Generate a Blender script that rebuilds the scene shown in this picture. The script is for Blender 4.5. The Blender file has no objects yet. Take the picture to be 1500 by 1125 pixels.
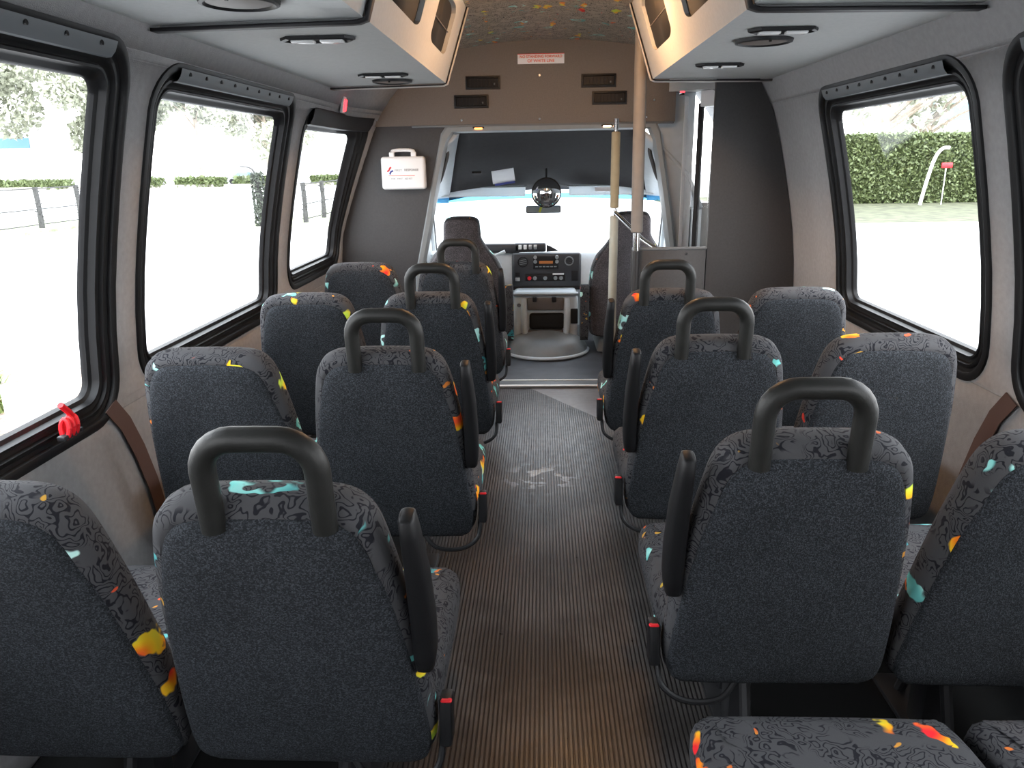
import bpy, bmesh, math, random
from mathutils import Vector, Matrix
PI = math.pi
random.seed(7)
scene = bpy.context.scene
col = scene.collection
R = math.radians

# ---------------------------------------------------------------- materials
def new_mat(name):
    m = bpy.data.materials.new(name); m.use_nodes = True
    nt = m.node_tree; b = nt.nodes['Principled BSDF']
    return m, nt, b

def simple(name, c, rough=.5, metal=0., noise=0., nscale=30., bump=0., bscale=200., spec=.5, coat=0.):
    m, nt, b = new_mat(name)
    b.inputs['Base Color'].default_value = (*c, 1)
    b.inputs['Roughness'].default_value = rough
    b.inputs['Metallic'].default_value = metal
    b.inputs['Specular IOR Level'].default_value = spec
    if coat: b.inputs['Coat Weight'].default_value = coat
    if noise or bump:
        tc = nt.nodes.new('ShaderNodeTexCoord')
    if noise:
        n = nt.nodes.new('ShaderNodeTexNoise'); n.inputs['Scale'].default_value = nscale; n.inputs['Detail'].default_value = 6
        nt.links.new(tc.outputs['Object'], n.inputs['Vector'])
        r = nt.nodes.new('ShaderNodeMapRange'); r.inputs[1].default_value = .3; r.inputs[2].default_value = .7
        r.inputs[3].default_value = 1 - noise; r.inputs[4].default_value = 1 + noise
        nt.links.new(n.outputs['Fac'], r.inputs[0])
        mx = nt.nodes.new('ShaderNodeVectorMath'); mx.operation = 'SCALE'; mx.inputs[0].default_value = c
        nt.links.new(r.outputs[0], mx.inputs['Scale']); nt.links.new(mx.outputs[0], b.inputs['Base Color'])
    if bump:
        n = nt.nodes.new('ShaderNodeTexNoise'); n.inputs['Scale'].default_value = bscale; n.inputs['Detail'].default_value = 3
        nt.links.new(tc.outputs['Object'], n.inputs['Vector'])
        bp = nt.nodes.new('ShaderNodeBump'); bp.inputs['Strength'].default_value = bump; bp.inputs['Distance'].default_value = .002
        nt.links.new(n.outputs['Fac'], bp.inputs['Height']); nt.links.new(bp.outputs[0], b.inputs['Normal'])
    return m

class NT:
    def __init__(s, nt): s.nt = nt
    def node(s, t, **k):
        n = s.nt.nodes.new(t)
        for a, v in k.items(): setattr(n, a, v)
        return n
    def link(s, a, b): s.nt.links.new(a, b)
    def m(s, op, a, b=None, c=None):
        n = s.node('ShaderNodeMath', operation=op)
        for i, v in enumerate((a, b, c)):
            if v is None: continue
            if isinstance(v, (int, float)): n.inputs[i].default_value = v
            else: s.link(v, n.inputs[i])
        return n.outputs[0]
    def v(s, op, a, b=None, scale=None):
        n = s.node('ShaderNodeVectorMath', operation=op)
        for i, v in enumerate((a, b)):
            if v is None: continue
            if isinstance(v, tuple): n.inputs[i].default_value = v
            else: s.link(v, n.inputs[i])
        if scale is not None:
            if isinstance(scale, (int, float)): n.inputs['Scale'].default_value = scale
            else: s.link(scale, n.inputs['Scale'])
        return n.outputs[0]
    def step(s, x, lo, hi):
        n = s.node('ShaderNodeMapRange', interpolation_type='SMOOTHSTEP')
        s.link(x, n.inputs[0]); n.inputs[1].default_value = lo; n.inputs[2].default_value = hi
        return n.outputs[0]
    def mix(s, f, a, b):
        n = s.node('ShaderNodeMix', data_type='RGBA')
        for i, v in ((0, f), (6, a), (7, b)):
            if isinstance(v, (int, float)): n.inputs[i].default_value = v
            elif isinstance(v, tuple): n.inputs[i].default_value = (*v, 1)
            else: s.link(v, n.inputs[i])
        return n.outputs[2]
    def noise(s, vec, scale, detail=2, out='Fac'):
        n = s.node('ShaderNodeTexNoise'); n.inputs['Scale'].default_value = scale; n.inputs['Detail'].default_value = detail
        s.link(vec, n.inputs['Vector']); return n.outputs[out]

def fabric(name, sc=1., base=(.058, .058, .062)):
    """dark seat cloth woven with black squiggles and bright strokes"""
    m, nt, b = new_mat(name); N = NT(nt)
    b.inputs['Roughness'].default_value = .85
    b.inputs['Specular IOR Level'].default_value = .25
    tc = N.node('ShaderNodeTexCoord'); oi = N.node('ShaderNodeObjectInfo')
    off = N.m('MULTIPLY', oi.outputs['Random'], 9.0)
    cmb = N.node('ShaderNodeCombineXYZ'); N.link(off, cmb.inputs[0]); N.link(off, cmb.inputs[1]); N.link(off, cmb.inputs[2])
    P = N.v('ADD', N.v('SCALE', tc.outputs['Object'], scale=sc), cmb.outputs[0])
    wn = N.node('ShaderNodeTexNoise'); wn.inputs['Scale'].default_value = 13; wn.inputs['Detail'].default_value = 2
    N.link(P, wn.inputs['Vector'])
    W = N.v('SCALE', N.v('SUBTRACT', wn.outputs['Color'], (.5, .5, .5)), scale=.11)
    Pw = N.v('ADD', P, W)
    # black contour squiggles
    n1 = N.noise(Pw, 21, .6)
    fr = N.m('FRACT', N.m('MULTIPLY', n1, 9.0))
    ln = N.step(N.m('ABSOLUTE', N.m('SUBTRACT', fr, .5)), .20, .10)
    msk = N.step(N.noise(P, 13, 1), .36, .46)
    ln = N.m('MULTIPLY', ln, msk)
    c = N.mix(ln, base, (.008, .008, .012))
    # bright strokes
    def strokes(vscale, stretch, thr, seed, prob, cols):
        Q = N.v('MULTIPLY', N.v('ADD', Pw, (seed, seed * .7, -seed)), stretch)
        vo = N.node('ShaderNodeTexVoronoi'); vo.inputs['Scale'].default_value = vscale; vo.inputs['Randomness'].default_value = .9
        N.link(Q, vo.inputs['Vector'])
        d = vo.outputs['Distance']; colr = vo.outputs['Color']
        sx = N.node('ShaderNodeSeparateColor'); N.link(colr, sx.inputs[0])
        pick = N.m('GREATER_THAN', sx.outputs[0], 1 - prob)
        ramp = N.node('ShaderNodeValToRGB'); e = ramp.color_ramp.elements
        e[0].color = (*cols[0], 1); e[1].color = (*cols[-1], 1)
        for k in range(1, len(cols) - 1):
            x = ramp.color_ramp.elements.new(k / (len(cols) - 1)); x.color = (*cols[k], 1)
        rr = N.m('ADD', N.m('MULTIPLY', N.noise(P, 14, 0), 1.6), N.m('MULTIPLY', N.m('SUBTRACT', sx.outputs[1], .5), .7))
        N.link(N.m('SUBTRACT', rr, .3), ramp.inputs[0])
        return d, pick, ramp.outputs[0]
    warm = [(.85, .02, .03), (.95, .25, .01), (.95, .62, .02), (.6, .8, .08)]
    cool = [(.04, .22, .25), (.18, .62, .58), (.55, .85, .80)]
    d, p, cc = strokes(7, (1, .40, 1), .2, 0., .60, warm)
    c = N.mix(N.m('MULTIPLY', N.step(d, .25, .21), p), c, cc)
    d, p, cc = strokes(7, (.55, 1, .9), .2, 3.1, .52, cool)
    ring = N.m('MULTIPLY', N.step(N.m('ABSOLUTE', N.m('SUBTRACT', d, .23)), .075, .05), N.step(N.noise(P, 10, 1), .44, .5))
    c = N.mix(N.m('MULTIPLY', ring, p), c, cc)
    d, p, cc = strokes(24, (1, .6, 1), .2, 5.3, .16, [(.7, .02, .04), (.6, .18, .03), (.5, .35, .05)])
    c = N.mix(N.m('MULTIPLY', N.step(d, .24, .18), p), c, cc)
    N.link(c, b.inputs['Base Color'])
    bp = N.node('ShaderNodeBump'); bp.inputs['Strength'].default_value = .35; bp.inputs['Distance'].default_value = .001
    N.link(N.noise(tc.outputs['Object'], 700, 1), bp.inputs['Height']); N.link(bp.outputs[0], b.inputs['Normal'])
    return m

def weave(name, base):
    """coarse woven dark grey cloth"""
    m, nt, b = new_mat(name); N = NT(nt)
    b.inputs['Roughness'].default_value = .9; b.inputs['Specular IOR Level'].default_value = .25
    tc = N.node('ShaderNodeTexCoord'); P = tc.outputs['Object']
    vo = N.node('ShaderNodeTexVoronoi'); vo.inputs['Scale'].default_value = 520; N.link(P, vo.inputs['Vector'])
    sx = N.node('ShaderNodeSeparateColor'); N.link(vo.outputs['Color'], sx.inputs[0])
    big = N.noise(P, 6, 3)
    k = N.m('MULTIPLY', N.m('ADD', .45, N.m('MULTIPLY', N.m('POWER', sx.outputs[0], 2.2), 1.6)), N.m('ADD', .6, N.m('MULTIPLY', big, .8)))
    N.link(N.v('SCALE', base, scale=k), b.inputs['Base Color'])
    bp = N.node('ShaderNodeBump'); bp.inputs['Strength'].default_value = .5; bp.inputs['Distance'].default_value = .0012
    N.link(vo.outputs['Distance'], bp.inputs['Height']); N.link(bp.outputs[0], b.inputs['Normal'])
    return m

def floor_mat():
    m, nt, b = new_mat('ribbed rubber'); N = NT(nt)
    tc = N.node('ShaderNodeTexCoord'); P = tc.outputs['Object']
    s = N.node('ShaderNodeSeparateXYZ'); N.link(P, s.inputs[0])
    t = N.m('FRACT', N.m('MULTIPLY', s.outputs[0], 88.0))
    rib = N.step(N.m('ABSOLUTE', N.m('SUBTRACT', t, .5)), .42, .26)
    # smooth triangular patch of rubber ahead of the ribs
    smooth = N.m('GREATER_THAN', N.m('ADD', s.outputs[1], N.m('MULTIPLY', s.outputs[0], 1.48)), 4.15)
    rib = N.m('MAXIMUM', rib, smooth)
    st = N.noise(P, 3.2, 5); st2 = N.noise(P, 30, 4)
    dirt = N.step(N.m('ADD', N.m('MULTIPLY', st, .85), N.m('MULTIPLY', st2, .15)), .40, .62)
    base = N.mix(dirt, (.045, .041, .039), (.098, .090, .088))
    c = N.mix(rib, (.014, .012, .012), base)
    c = N.mix(N.m('MULTIPLY', smooth, .8), c, (.19, .18, .185))
    # scuffed pale wear marks in the aisle
    d = N.v('SUBTRACT', P, (-.01, 2.95, 0)); ln = N.node('ShaderNodeVectorMath', operation='LENGTH'); N.link(d, ln.inputs[0])
    spot = N.m('MULTIPLY', N.step(ln.outputs['Value'], .20, .03), N.step(N.noise(P, 14, 3), .52, .60))
    c = N.mix(N.m('MULTIPLY', spot, .85), c, (.45, .52, .60))
    N.link(c, b.inputs['Base Color'])
    b.inputs['Specular IOR Level'].default_value = .4
    N.link(N.m('ADD', .19, N.m('MULTIPLY', st2, .34)), b.inputs['Roughness'])
    bp = N.node('ShaderNodeBump'); bp.inputs['Strength'].default_value = .8; bp.inputs['Distance'].default_value = .0022
    N.link(rib, bp.inputs['Height']); N.link(bp.outputs[0], b.inputs['Normal'])
    return m

def glass(name, tint=(1, 1, 1), refl=.05):
    m = bpy.data.materials.new(name); m.use_nodes = True; nt = m.node_tree; nt.nodes.clear(); N = NT(nt)
    o = N.node('ShaderNodeOutputMaterial'); t = N.node('ShaderNodeBsdfTransparent'); g = N.node('ShaderNodeBsdfGlossy')
    t.inputs[0].default_value = (*tint, 1); g.inputs['Roughness'].default_value = .03
    ge = N.node('ShaderNodeNewGeometry'); dt = N.node('ShaderNodeVectorMath', operation='DOT_PRODUCT')
    N.link(ge.outputs['Incoming'], dt.inputs[0]); N.link(ge.outputs['Normal'], dt.inputs[1])
    fz = N.m('ADD', .03, N.m('MULTIPLY', N.m('POWER', N.m('SUBTRACT', 1.0, N.m('ABSOLUTE', dt.outputs['Value'])), 5.0), .6))
    mx = N.node('ShaderNodeMixShader'); N.link(fz, mx.inputs[0]); N.link(t.outputs[0], mx.inputs[1]); N.link(g.outputs[0], mx.inputs[2])
    N.link(mx.outputs[0], o.inputs[0]); return m

def emit(name, c, s):
    m, nt, b = new_mat(name); b.inputs['Base Color'].default_value = (*c, 1)
    b.inputs['Emission Color'].default_value = (*c, 1); b.inputs['Emission Strength'].default_value = s
    return m

def leaf_mat(name, c1, c2, sc=3.):
    m, nt, b = new_mat(name); N = NT(nt); b.inputs['Roughness'].default_value = .6
    tc = N.node('ShaderNodeTexCoord')
    vo = N.node('ShaderNodeTexVoronoi'); vo.inputs['Scale'].default_value = sc * 4; N.link(tc.outputs['Object'], vo.inputs['Vector'])
    sx = N.node('ShaderNodeSeparateColor'); N.link(vo.outputs['Color'], sx.inputs[0])
    N.link(N.mix(N.m('MULTIPLY', N.m('ADD', sx.outputs[0], N.noise(tc.outputs['Object'], sc, 3)), .5), c1, c2), b.inputs['Base Color'])
    return m

M = {}
M['fabric'] = fabric('patterned seat cloth', 1.45)
M['ceilcloth'] = fabric('patterned ceiling cloth', 2.0, (.42, .36, .29))
M['ceilcloth'].node_tree.nodes['Principled BSDF'].inputs['Roughness'].default_value = .42
M['ceilcloth'].node_tree.nodes['Principled BSDF'].inputs['Specular IOR Level'].default_value = .6
M['weave'] = weave('woven grey cloth', (.026, .029, .034))
M['cabweave'] = weave('cab seat cloth', (.095, .088, .096))
M['floor'] = floor_mat()
M['wall'] = simple('light grey wall covering', (.29, .285, .29), .85, noise=.07, nscale=60, bump=.5, bscale=420)
M['rack'] = simple('grey rack panel', (.40, .41, .41), .7, noise=.04, nscale=80, bump=.3, bscale=500)
M['racktrim'] = simple('pale rack trim', (.5, .47, .45), .45)
M['gasket'] = simple('dark gasket', (.012, .011, .013), .55, spec=.3)
M['panel'] = simple('dark grey laminate', (.036, .034, .035), .5, noise=.12, nscale=120, bump=.15, bscale=600)
M['header'] = simple('brown grey laminate', (.145, .125, .11), .55, noise=.08, nscale=150, bump=.15, bscale=600)
M['black'] = simple('black rubber', (.009, .009, .010), .45, noise=.1, spec=.3)
M['handle'] = simple('black foam grip', (.014, .014, .013), .45, noise=.15, nscale=40, spec=.3, bump=.15, bscale=300)
M['arm'] = simple('black armrest vinyl', (.008, .008, .009), .5, spec=.25, bump=.1, bscale=200)
M['metal'] = simple('black painted steel', (.02, .02, .022), .45)
M['alu'] = simple('brushed aluminium', (.55, .56, .58), .3, .9)
M['whitealu'] = simple('bright step edge', (.92, .92, .91), .3)
M['strip'] = simple('grey window strip', (.13, .14, .15), .5)
M['chrome'] = simple('chrome', (.8, .8, .8), .12, 1.)
M['cream'] = simple('cream padded sleeve', (.36, .31, .20), .6, noise=.06)
M['greysleeve'] = simple('grey padded sleeve', (.19, .175, .16), .6, noise=.06)
M['palesleeve'] = simple('pale padded sleeve', (.48, .50, .44), .6, noise=.06)
M['white'] = simple('white plastic', (.85, .85, .85), .4)
M['paper'] = simple('white paper', (.9, .9, .93), .7)
def translucent(name, c, k=.6):
    m, nt, b = new_mat(name); N = NT(nt); b.inputs['Base Color'].default_value = (*c, 1); b.inputs['Roughness'].default_value = .8
    t = N.node('ShaderNodeBsdfTranslucent'); t.inputs[0].default_value = (*c, 1); mx = N.node('ShaderNodeMixShader'); mx.inputs[0].default_value = k
    N.link(b.outputs[0], mx.inputs[1]); N.link(t.outputs[0], mx.inputs[2]); N.link(mx.outputs[0], nt.nodes['Material Output'].inputs[0]); return m
M['visor'] = translucent('pale visor', (.85, .87, .88), .7)
M['notice'] = translucent('thin white paper', (.97, .97, .98), .85)
M['mat'] = simple('black floor mat', (.008, .008, .008), .8, spec=.2)
M['lens'] = simple('clear lamp lens', (.8, .8, .8), .15)
M['red'] = simple('red plastic', (.75, .02, .03), .4)
M['ribbon'] = simple('red ribbon', (.75, .01, .02), .5)
M['redtext'] = simple('red print', (.8, .12, .05), .6)
M['blue'] = simple('blue print', (.03, .06, .35), .6)
M['greytext'] = simple('grey print', (.35, .35, .36), .6)
M['cabgrey'] = simple('grey cab plastic', (.24, .26, .27), .45, noise=.04)
M['cablight'] = simple('light grey cab plastic', (.56, .60, .63), .4, noise=.04)
M['cabdark'] = simple('dark cab plastic', (.035, .036, .042), .4, noise=.05)
M['headliner'] = simple('dark headliner', (.03, .028, .03), .9, noise=.1, bump=.3, bscale=300)
M['brown'] = simple('taupe panel', (.13, .11, .10), .5)
M['carpet'] = simple('cab floor mat', (.07, .075, .085), .5, noise=.2, nscale=12)
M['hole'] = simple('black mesh net', (.006, .005, .005), .8)
M['glass'] = glass('clear glass')
M['darkglass'] = glass('smoked glass', (.42, .42, .43))
M['tint'] = glass('blue tint band', (.12, .42, .72))
M['mirror'] = simple('mirror', (.9, .9, .9), .02, 1.)
M['amber'] = emit('amber lamp', (1., .30, .06), 6.)
M['warm'] = emit('warm lamp', (1., .62, .35), 8.)
M['redlamp'] = emit('red lamp', (1., .03, .04), 5.)
M['asphalt'] = simple('pale wet asphalt', (.42, .42, .42), .5, noise=.12, nscale=2.)
M['kerb'] = simple('concrete kerb', (.35, .33, .29), .8, noise=.15, nscale=4)
M['verge'] = simple('mossy verge', (.075, .08, .045), .9, noise=.5, nscale=2.5)
M['palegrass'] = simple('pale verge', (.26, .28, .18), .9, noise=.45, nscale=3)
M['mulch'] = simple('bark mulch', (.22, .18, .15), .95, noise=.6, nscale=25, bump=1, bscale=40)
M['hedge'] = leaf_mat('hedge leaves', (.03, .05, .018), (.15, .185, .068), 5)
M['tree'] = leaf_mat('pale tree leaves', (.22, .23, .17), (.42, .44, .34), 2)
M['plant'] = leaf_mat('young leaves', (.14, .24, .06), (.42, .48, .22), 8)
M['bark'] = simple('bark', (.30, .25, .2), .9, noise=.3, nscale=10)
M['post'] = simple('weathered post', (.05, .05, .05), .9, noise=.4, nscale=20)
M['bldg'] = simple('pale building wall', (.6, .6, .58), .8, noise=.05)
M['bluewall'] = simple('blue fascia', (.10, .22, .62), .6)
M['palewin'] = simple('pale window glazing', (.34, .37, .40), .3)
M['bglass'] = simple('building glass', (.12, .2, .22), .15)
M['bluecar'] = simple('blue car paint', (.05, .2, .5), .3)
M['silvercar'] = simple('silver car paint', (.3, .32, .34), .3, .3)
M['display'] = emit('radio display', (.35, .12, .03), .25)

# ---------------------------------------------------------------- object helpers
def link_obj(name, me, parent=None):
    o = bpy.data.objects.new(name, me); col.objects.link(o)
    if parent is not None: o.parent = parent
    return o
def obj(name, bm, mat, parent=None, smooth=True, angle=35):
    me = bpy.data.meshes.new(name); bm.normal_update()
    if smooth:
        for f in bm.faces: f.smooth = True
        ca = math.cos(R(angle))
        for e in bm.edges:
            if len(e.link_faces) == 2 and e.link_faces[0].normal.dot(e.link_faces[1].normal) < ca: e.smooth = False
    bm.to_mesh(me); bm.free()
    me.materials.append(M[mat] if isinstance(mat, str) else mat)
    return link_obj(name, me, parent)
def tag(o, label=None, cat=None, group=None, kind=None):
    if label: o['label'] = label
    if cat: o['category'] = cat
    if group: o['group'] = group
    if kind: o['kind'] = kind
    return o
def thing(name, label, cat, loc=(0, 0, 0), rz=0, group=None):
    o = bpy.data.objects.new(name, None); col.objects.link(o)
    o.location = loc; o.rotation_euler = (0, 0, rz); o.empty_display_size = .05
    return tag(o, label, cat, group)
def struct_empty(name):
    o = bpy.data.objects.new(name, None); col.objects.link(o); o['kind'] = 'structure'; return o
def copy_tree(o, parent=None):
    c = o.copy(); col.objects.link(c); c.parent = parent
    for ch in list(o.children): copy_tree(ch, c)
    return c

def bm_(): return bmesh.new()
def box(bm, c, s, bev=0., seg=2, rot=None, taper=None):
    """rounded box; c centre, s size; taper=(sx,sy) scale of the top face"""
    r = bmesh.ops.create_cube(bm, size=1.); vs = r['verts']
    for v in vs:
        t = taper if (taper and v.co.z > 0) else (1, 1)
        v.co = Vector((v.co.x * s[0] * t[0], v.co.y * s[1] * t[1], v.co.z * s[2]))
    if bev:
        es = list({e for v in vs for e in v.link_edges})
        rb = bmesh.ops.bevel(bm, geom=es, offset=bev, segments=seg, profile=.5, affect='EDGES')
        vs = list({v for f in rb['faces'] for v in f.verts} | {v for v in vs if v.is_valid})
    mt = Matrix.Translation(Vector(c)) @ (rot.to_4x4() if rot is not None else Matrix.Identity(4))
    for v in vs: v.co = mt @ v.co
    return vs
def loft(bm, loops, closed=True, cap0=False, cap1=False):
    rows = [[bm.verts.new(p) for p in L] for L in loops]
    n = len(rows[0])
    for a, b in zip(rows, rows[1:]):
        for i in range(n if closed else n - 1):
            j = (i + 1) % n
            try: bm.faces.new((a[i], a[j], b[j], b[i]))
            except ValueError: pass
    if cap0: bm.faces.new(list(reversed(rows[0])))
    if cap1: bm.faces.new(rows[-1])
    return rows
def tube(bm, pts, r, n=14, caps=True):
    pts = [Vector(p) for p in pts]; loops = []
    t0 = (pts[1] - pts[0]).normalized()
    up = Vector((0, 0, 1)) if abs(t0.z) < .9 else Vector((1, 0, 0))
    u = t0.cross(up).normalized(); 
    for i, p in enumerate(pts):
        if i == 0: t = t0
        elif i == len(pts) - 1: t = (pts[-1] - pts[-2]).normalized()
        else: t = ((pts[i + 1] - p).normalized() + (p - pts[i - 1]).normalized()).normalized()
        u = (u - t * u.dot(t)).normalized(); w = t.cross(u)
        rr = r[i] if isinstance(r, (list, tuple)) else r
        loops.append([p + (u * math.cos(2 * PI * k / n) + w * math.sin(2 * PI * k / n)) * rr for k in range(n)])
    loft(bm, loops, True, caps, caps)
def cyl(bm, a, b, r, n=16, r2=None): tube(bm, [a, b], [r, r if r2 is None else r2], n)
def prism(bm, pts, a, b, axis='x'):
    """polygon pts (u,v) extruded from a to b along axis"""
    f = {'x': lambda p, t: (t, p[0], p[1]), 'y': lambda p, t: (p[0], t, p[1]), 'z': lambda p, t: (p[0], p[1], t)}[axis]
    loft(bm, [[f(p, a) for p in pts], [f(p, b) for p in pts]], True, True, True)
    bmesh.ops.recalc_face_normals(bm, faces=bm.faces)
def spline(pts, sub=6, closed=False):
    pts = [Vector(p) for p in pts]; n = len(pts); out = []
    rng = range(n if closed else n - 1)
    for i in rng:
        p0 = pts[(i - 1) % n] if closed or i > 0 else pts[0]
        p1 = pts[i]; p2 = pts[(i + 1) % n]
        p3 = pts[(i + 2) % n] if closed or i + 2 < n else pts[-1]
        for k in range(sub):
            t = k / sub
            out.append(.5 * ((2 * p1) + (p2 - p0) * t + (2 * p0 - 5 * p1 + 4 * p2 - p3) * t * t + (3 * p1 - p0 - 3 * p2 + p3) * t ** 3))
    if not closed: out.append(pts[-1])
    return out
def offset2(poly, d):
    """inset closed 2D polygon (counter clockwise in u, s-up) by d"""
    n = len(poly); out = []
    for i in range(n):
        a, b, c = poly[i - 1], poly[i], poly[(i + 1) % n]
        t = (c - a).normalized(); nrm = Vector((-t.y, t.x)); out.append(b + nrm * d)
    return out

# ---------------------------------------------------------------- bus shell
CXB = .03
HW = [(-.2, 1.19), (0, 1.19), (.55, 1.195), (.7, 1.19), (.95, 1.165), (1.2, 1.112), (1.5, 1.035), (1.6, .985), (1.68, .93), (1.85, .80), (2.1, .6)]
def hw(z):
    for (a, x), (b, y) in zip(HW, HW[1:]):
        if z <= b:
            t = (z - a) / (b - a); return x + (y - x) * t
    return HW[-1][1]
def hws(z):  # smoothed
    return sum(hw(z + d) for d in (-.08, -.04, 0, .04, .08)) / 5
def wallx(side, Y, z, e=0.):
    t = max(0., min(1., (Y - 3.95) / .4)); t = t * t * (3 - 2 * t)
    w = hws(z) - t * max(0., z - .9) * .20
    return CXB + side * (w + e)
def rr_bounds(rect, r, z):
    y0, y1, z0, z1 = rect
    if z < z0 or z > z1: return None
    k = 0.
    if z < z0 + r: k = r - math.sqrt(max(0, r * r - (z0 + r - z) ** 2))
    if z > z1 - r: k = r - math.sqrt(max(0, r * r - (z - z1 + r) ** 2))
    return y0 + k, y1 - k
def rr_loop(rect, r, d=0., seg=8, n_edge=6):
    y0, y1, z0, z1 = rect; y0 += d; y1 -= d; z0 += d; z1 -= d; r = max(r - d, .012)
    pts = []
    for (cy, cz, a0) in ((y1 - r, z0 + r, -90), (y1 - r, z1 - r, 0), (y0 + r, z1 - r, 90), (y0 + r, z0 + r, 180)):
        for k in range(seg + 1):
            a = R(a0 + 90 * k / seg); pts.append((cy + r * math.cos(a), cz + r * math.sin(a)))
    out = []
    for i in range(len(pts)):
        a, b = pts[i], pts[(i + 1) % len(pts)]
        out.append(a)
        if math.hypot(a[0] - b[0], a[1] - b[1]) > .15:
            for k in range(1, n_edge): out.append((a[0] + (b[0] - a[0]) * k / n_edge, a[1] + (b[1] - a[1]) * k / n_edge))
    return out
def zlist(z0, z1, holes, r, n=24):
    s = {round(z0 + (z1 - z0) * k / n, 4) for k in range(n + 1)}
    for h in holes:
        for k in range(9):
            a = R(90 * k / 8); s.add(round(h[2] + r * (1 - math.cos(a)), 4)); s.add(round(h[3] - r * (1 - math.cos(a)), 4))
    s = sorted(x for x in s if z0 <= x <= z1); out = [s[0]]
    for x in s[1:]:
        if x - out[-1] > .0012: out.append(x)
    return out
def holed(bm, fn, y0, y1, z0, z1, holes, r, ny=.25, n=24):
    """sheet in (y,z) with rounded holes, mapped to space by fn(y,z)"""
    holes = sorted(holes); Z = zlist(z0, z1, holes, r, n)
    for za, zb in zip(Z, Z[1:]):
        act = [h for h in holes if (za + zb) / 2 > h[2] and (za + zb) / 2 < h[3]]
        segs = []; la = lb = y0
        for h in act:
            a = rr_bounds(h, r, max(za, h[2])); b = rr_bounds(h, r, min(zb, h[3]))
            segs.append((la, lb, a[0], b[0])); la, lb = a[1], b[1]
        segs.append((la, lb, y1, y1))
        for a0, b0, a1, b1 in segs:
            k = max(1, int((a1 - a0) / ny))
            row = []
            for i in range(k + 1):
                t = i / k
                row.append((bm.verts.new(fn(a0 + (a1 - a0) * t, za)), bm.verts.new(fn(b0 + (b1 - b0) * t, zb))))
            for (p, q), (s, u) in zip(row, row[1:]): bm.faces.new((p, s, u, q))
    bmesh.ops.remove_doubles(bm, verts=bm.verts, dist=.0006)

WINL = [(-.95, .46, .655, 1.575), (.57, 1.90, .655, 1.575), (2.03, 3.17, .685, 1.555), (3.33, 4.20, .75, 1.525)]
WINR = [(-.95, .62, .67, 1.54), (.76, 1.90, .67, 1.54), (2.03, 3.10, .68, 1.535)]
RW = .115
def make_wall(name, side, holes):
    bm = bm_()
    hh = [(a + .006, b - .006, c + .006, d - .006) for a, b, c, d in holes]
    holed(bm, lambda y, z: (wallx(side, y, z), y, z), -1.0, 4.42, -.02, 1.86, hh, RW)
    bmesh.ops.recalc_face_normals(bm, faces=bm.faces)
    want = -side
    f = max(bm.faces, key=lambda f: f.calc_area())
    if f.normal.x * want < 0: bmesh.ops.reverse_faces(bm, faces=bm.faces)
    o = obj(name, bm, 'wall', angle=60); o['kind'] = 'structure'
    md = o.modifiers.new('t', 'SOLIDIFY'); md.thickness = .05; md.offset = -1
    return o
make_wall('wall_left', -1, WINL)
make_wall('wall_right', 1, WINR)

FR = [(-.012, 0), (-.010, -.006), (.004, -.008), (.012, -.004), (.014, .006), (.024, .008), (.028, .003), (.036, .003), (.040, .014), (.050, .016), (.054, .010), (.060, .010), (.064, .028), (.074, .032), (.078, .046)]
wn = 0
def make_window(side, rect, top='strip', panes=1):
    global wn
    wn += 1
    root = struct_empty('window_%d' % wn)
    f = lambda y, z, e=0.: Vector((wallx(side, y, z, e), y, z))
    bm = bm_()
    loft(bm, [[f(y, z, e) for y, z in rr_loop(rect, RW, d)] for d, e in FR])
    bmesh.ops.recalc_face_normals(bm, faces=bm.faces)
    o = obj('window_frame', bm, 'black', root, angle=50)
    g = (rect[0] + .074, rect[1] - .074, rect[2] + .074, rect[3] - .074); r = .05
    bm = bm_(); Z = zlist(g[2], g[3], [g], r, 12); rows = []
    for z in Z:
        a, b = rr_bounds(g, r, z); rows.append([f(a + (b - a) * k / 6, z, .040) for k in range(7)])
    loft(bm, rows, closed=False)
    obj('glass_pane', bm, 'glass', root)
    if top == 'strip':
        bm = bm_(); y0, y1 = rect[0] + .10, rect[1] - .10; zt = rect[3]
        prof = [(-.002, .0), (-.003, -.013), (-.024, -.014), (-.036, -.008), (-.037, .004)]
        n = 10
        loft(bm, [[f(y0 + (y1 - y0) * k / n, zt + dz, e) for dz, e in prof] for k in range(n + 1)], closed=False)
        bmesh.ops.recalc_face_normals(bm, faces=bm.faces)
        obj('top_strip', bm, 'strip', root)
        for k in range(9):
            y = y0 + (y1 - y0) * (k + .5) / 9
            bm = bm_(); p = f(y, zt - .014, -.012); q = f(y, zt - .014, -.017)
            cyl(bm, p, q, .0055, 10); obj('screw', bm, 'black', root)
    else:
        bm = bm_(); y0, y1 = rect[0] + .02, rect[1] - .02; zt = rect[3]
        prof = [(.004, .0), (.002, -.025), (-.03, -.028), (-.062, -.02), (-.064, .01)]
        loft(bm, [[f(y0 + (y1 - y0) * k / 6, zt + dz, e) for dz, e in prof] for k in range(7)], closed=False)
        obj('shade_roll', bm, 'gasket', root)
    return root
for i, w in enumerate(WINL): make_window(-1, w, 'roll' if i == 3 else 'strip')
for w in WINR: make_window(1, w)

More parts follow.
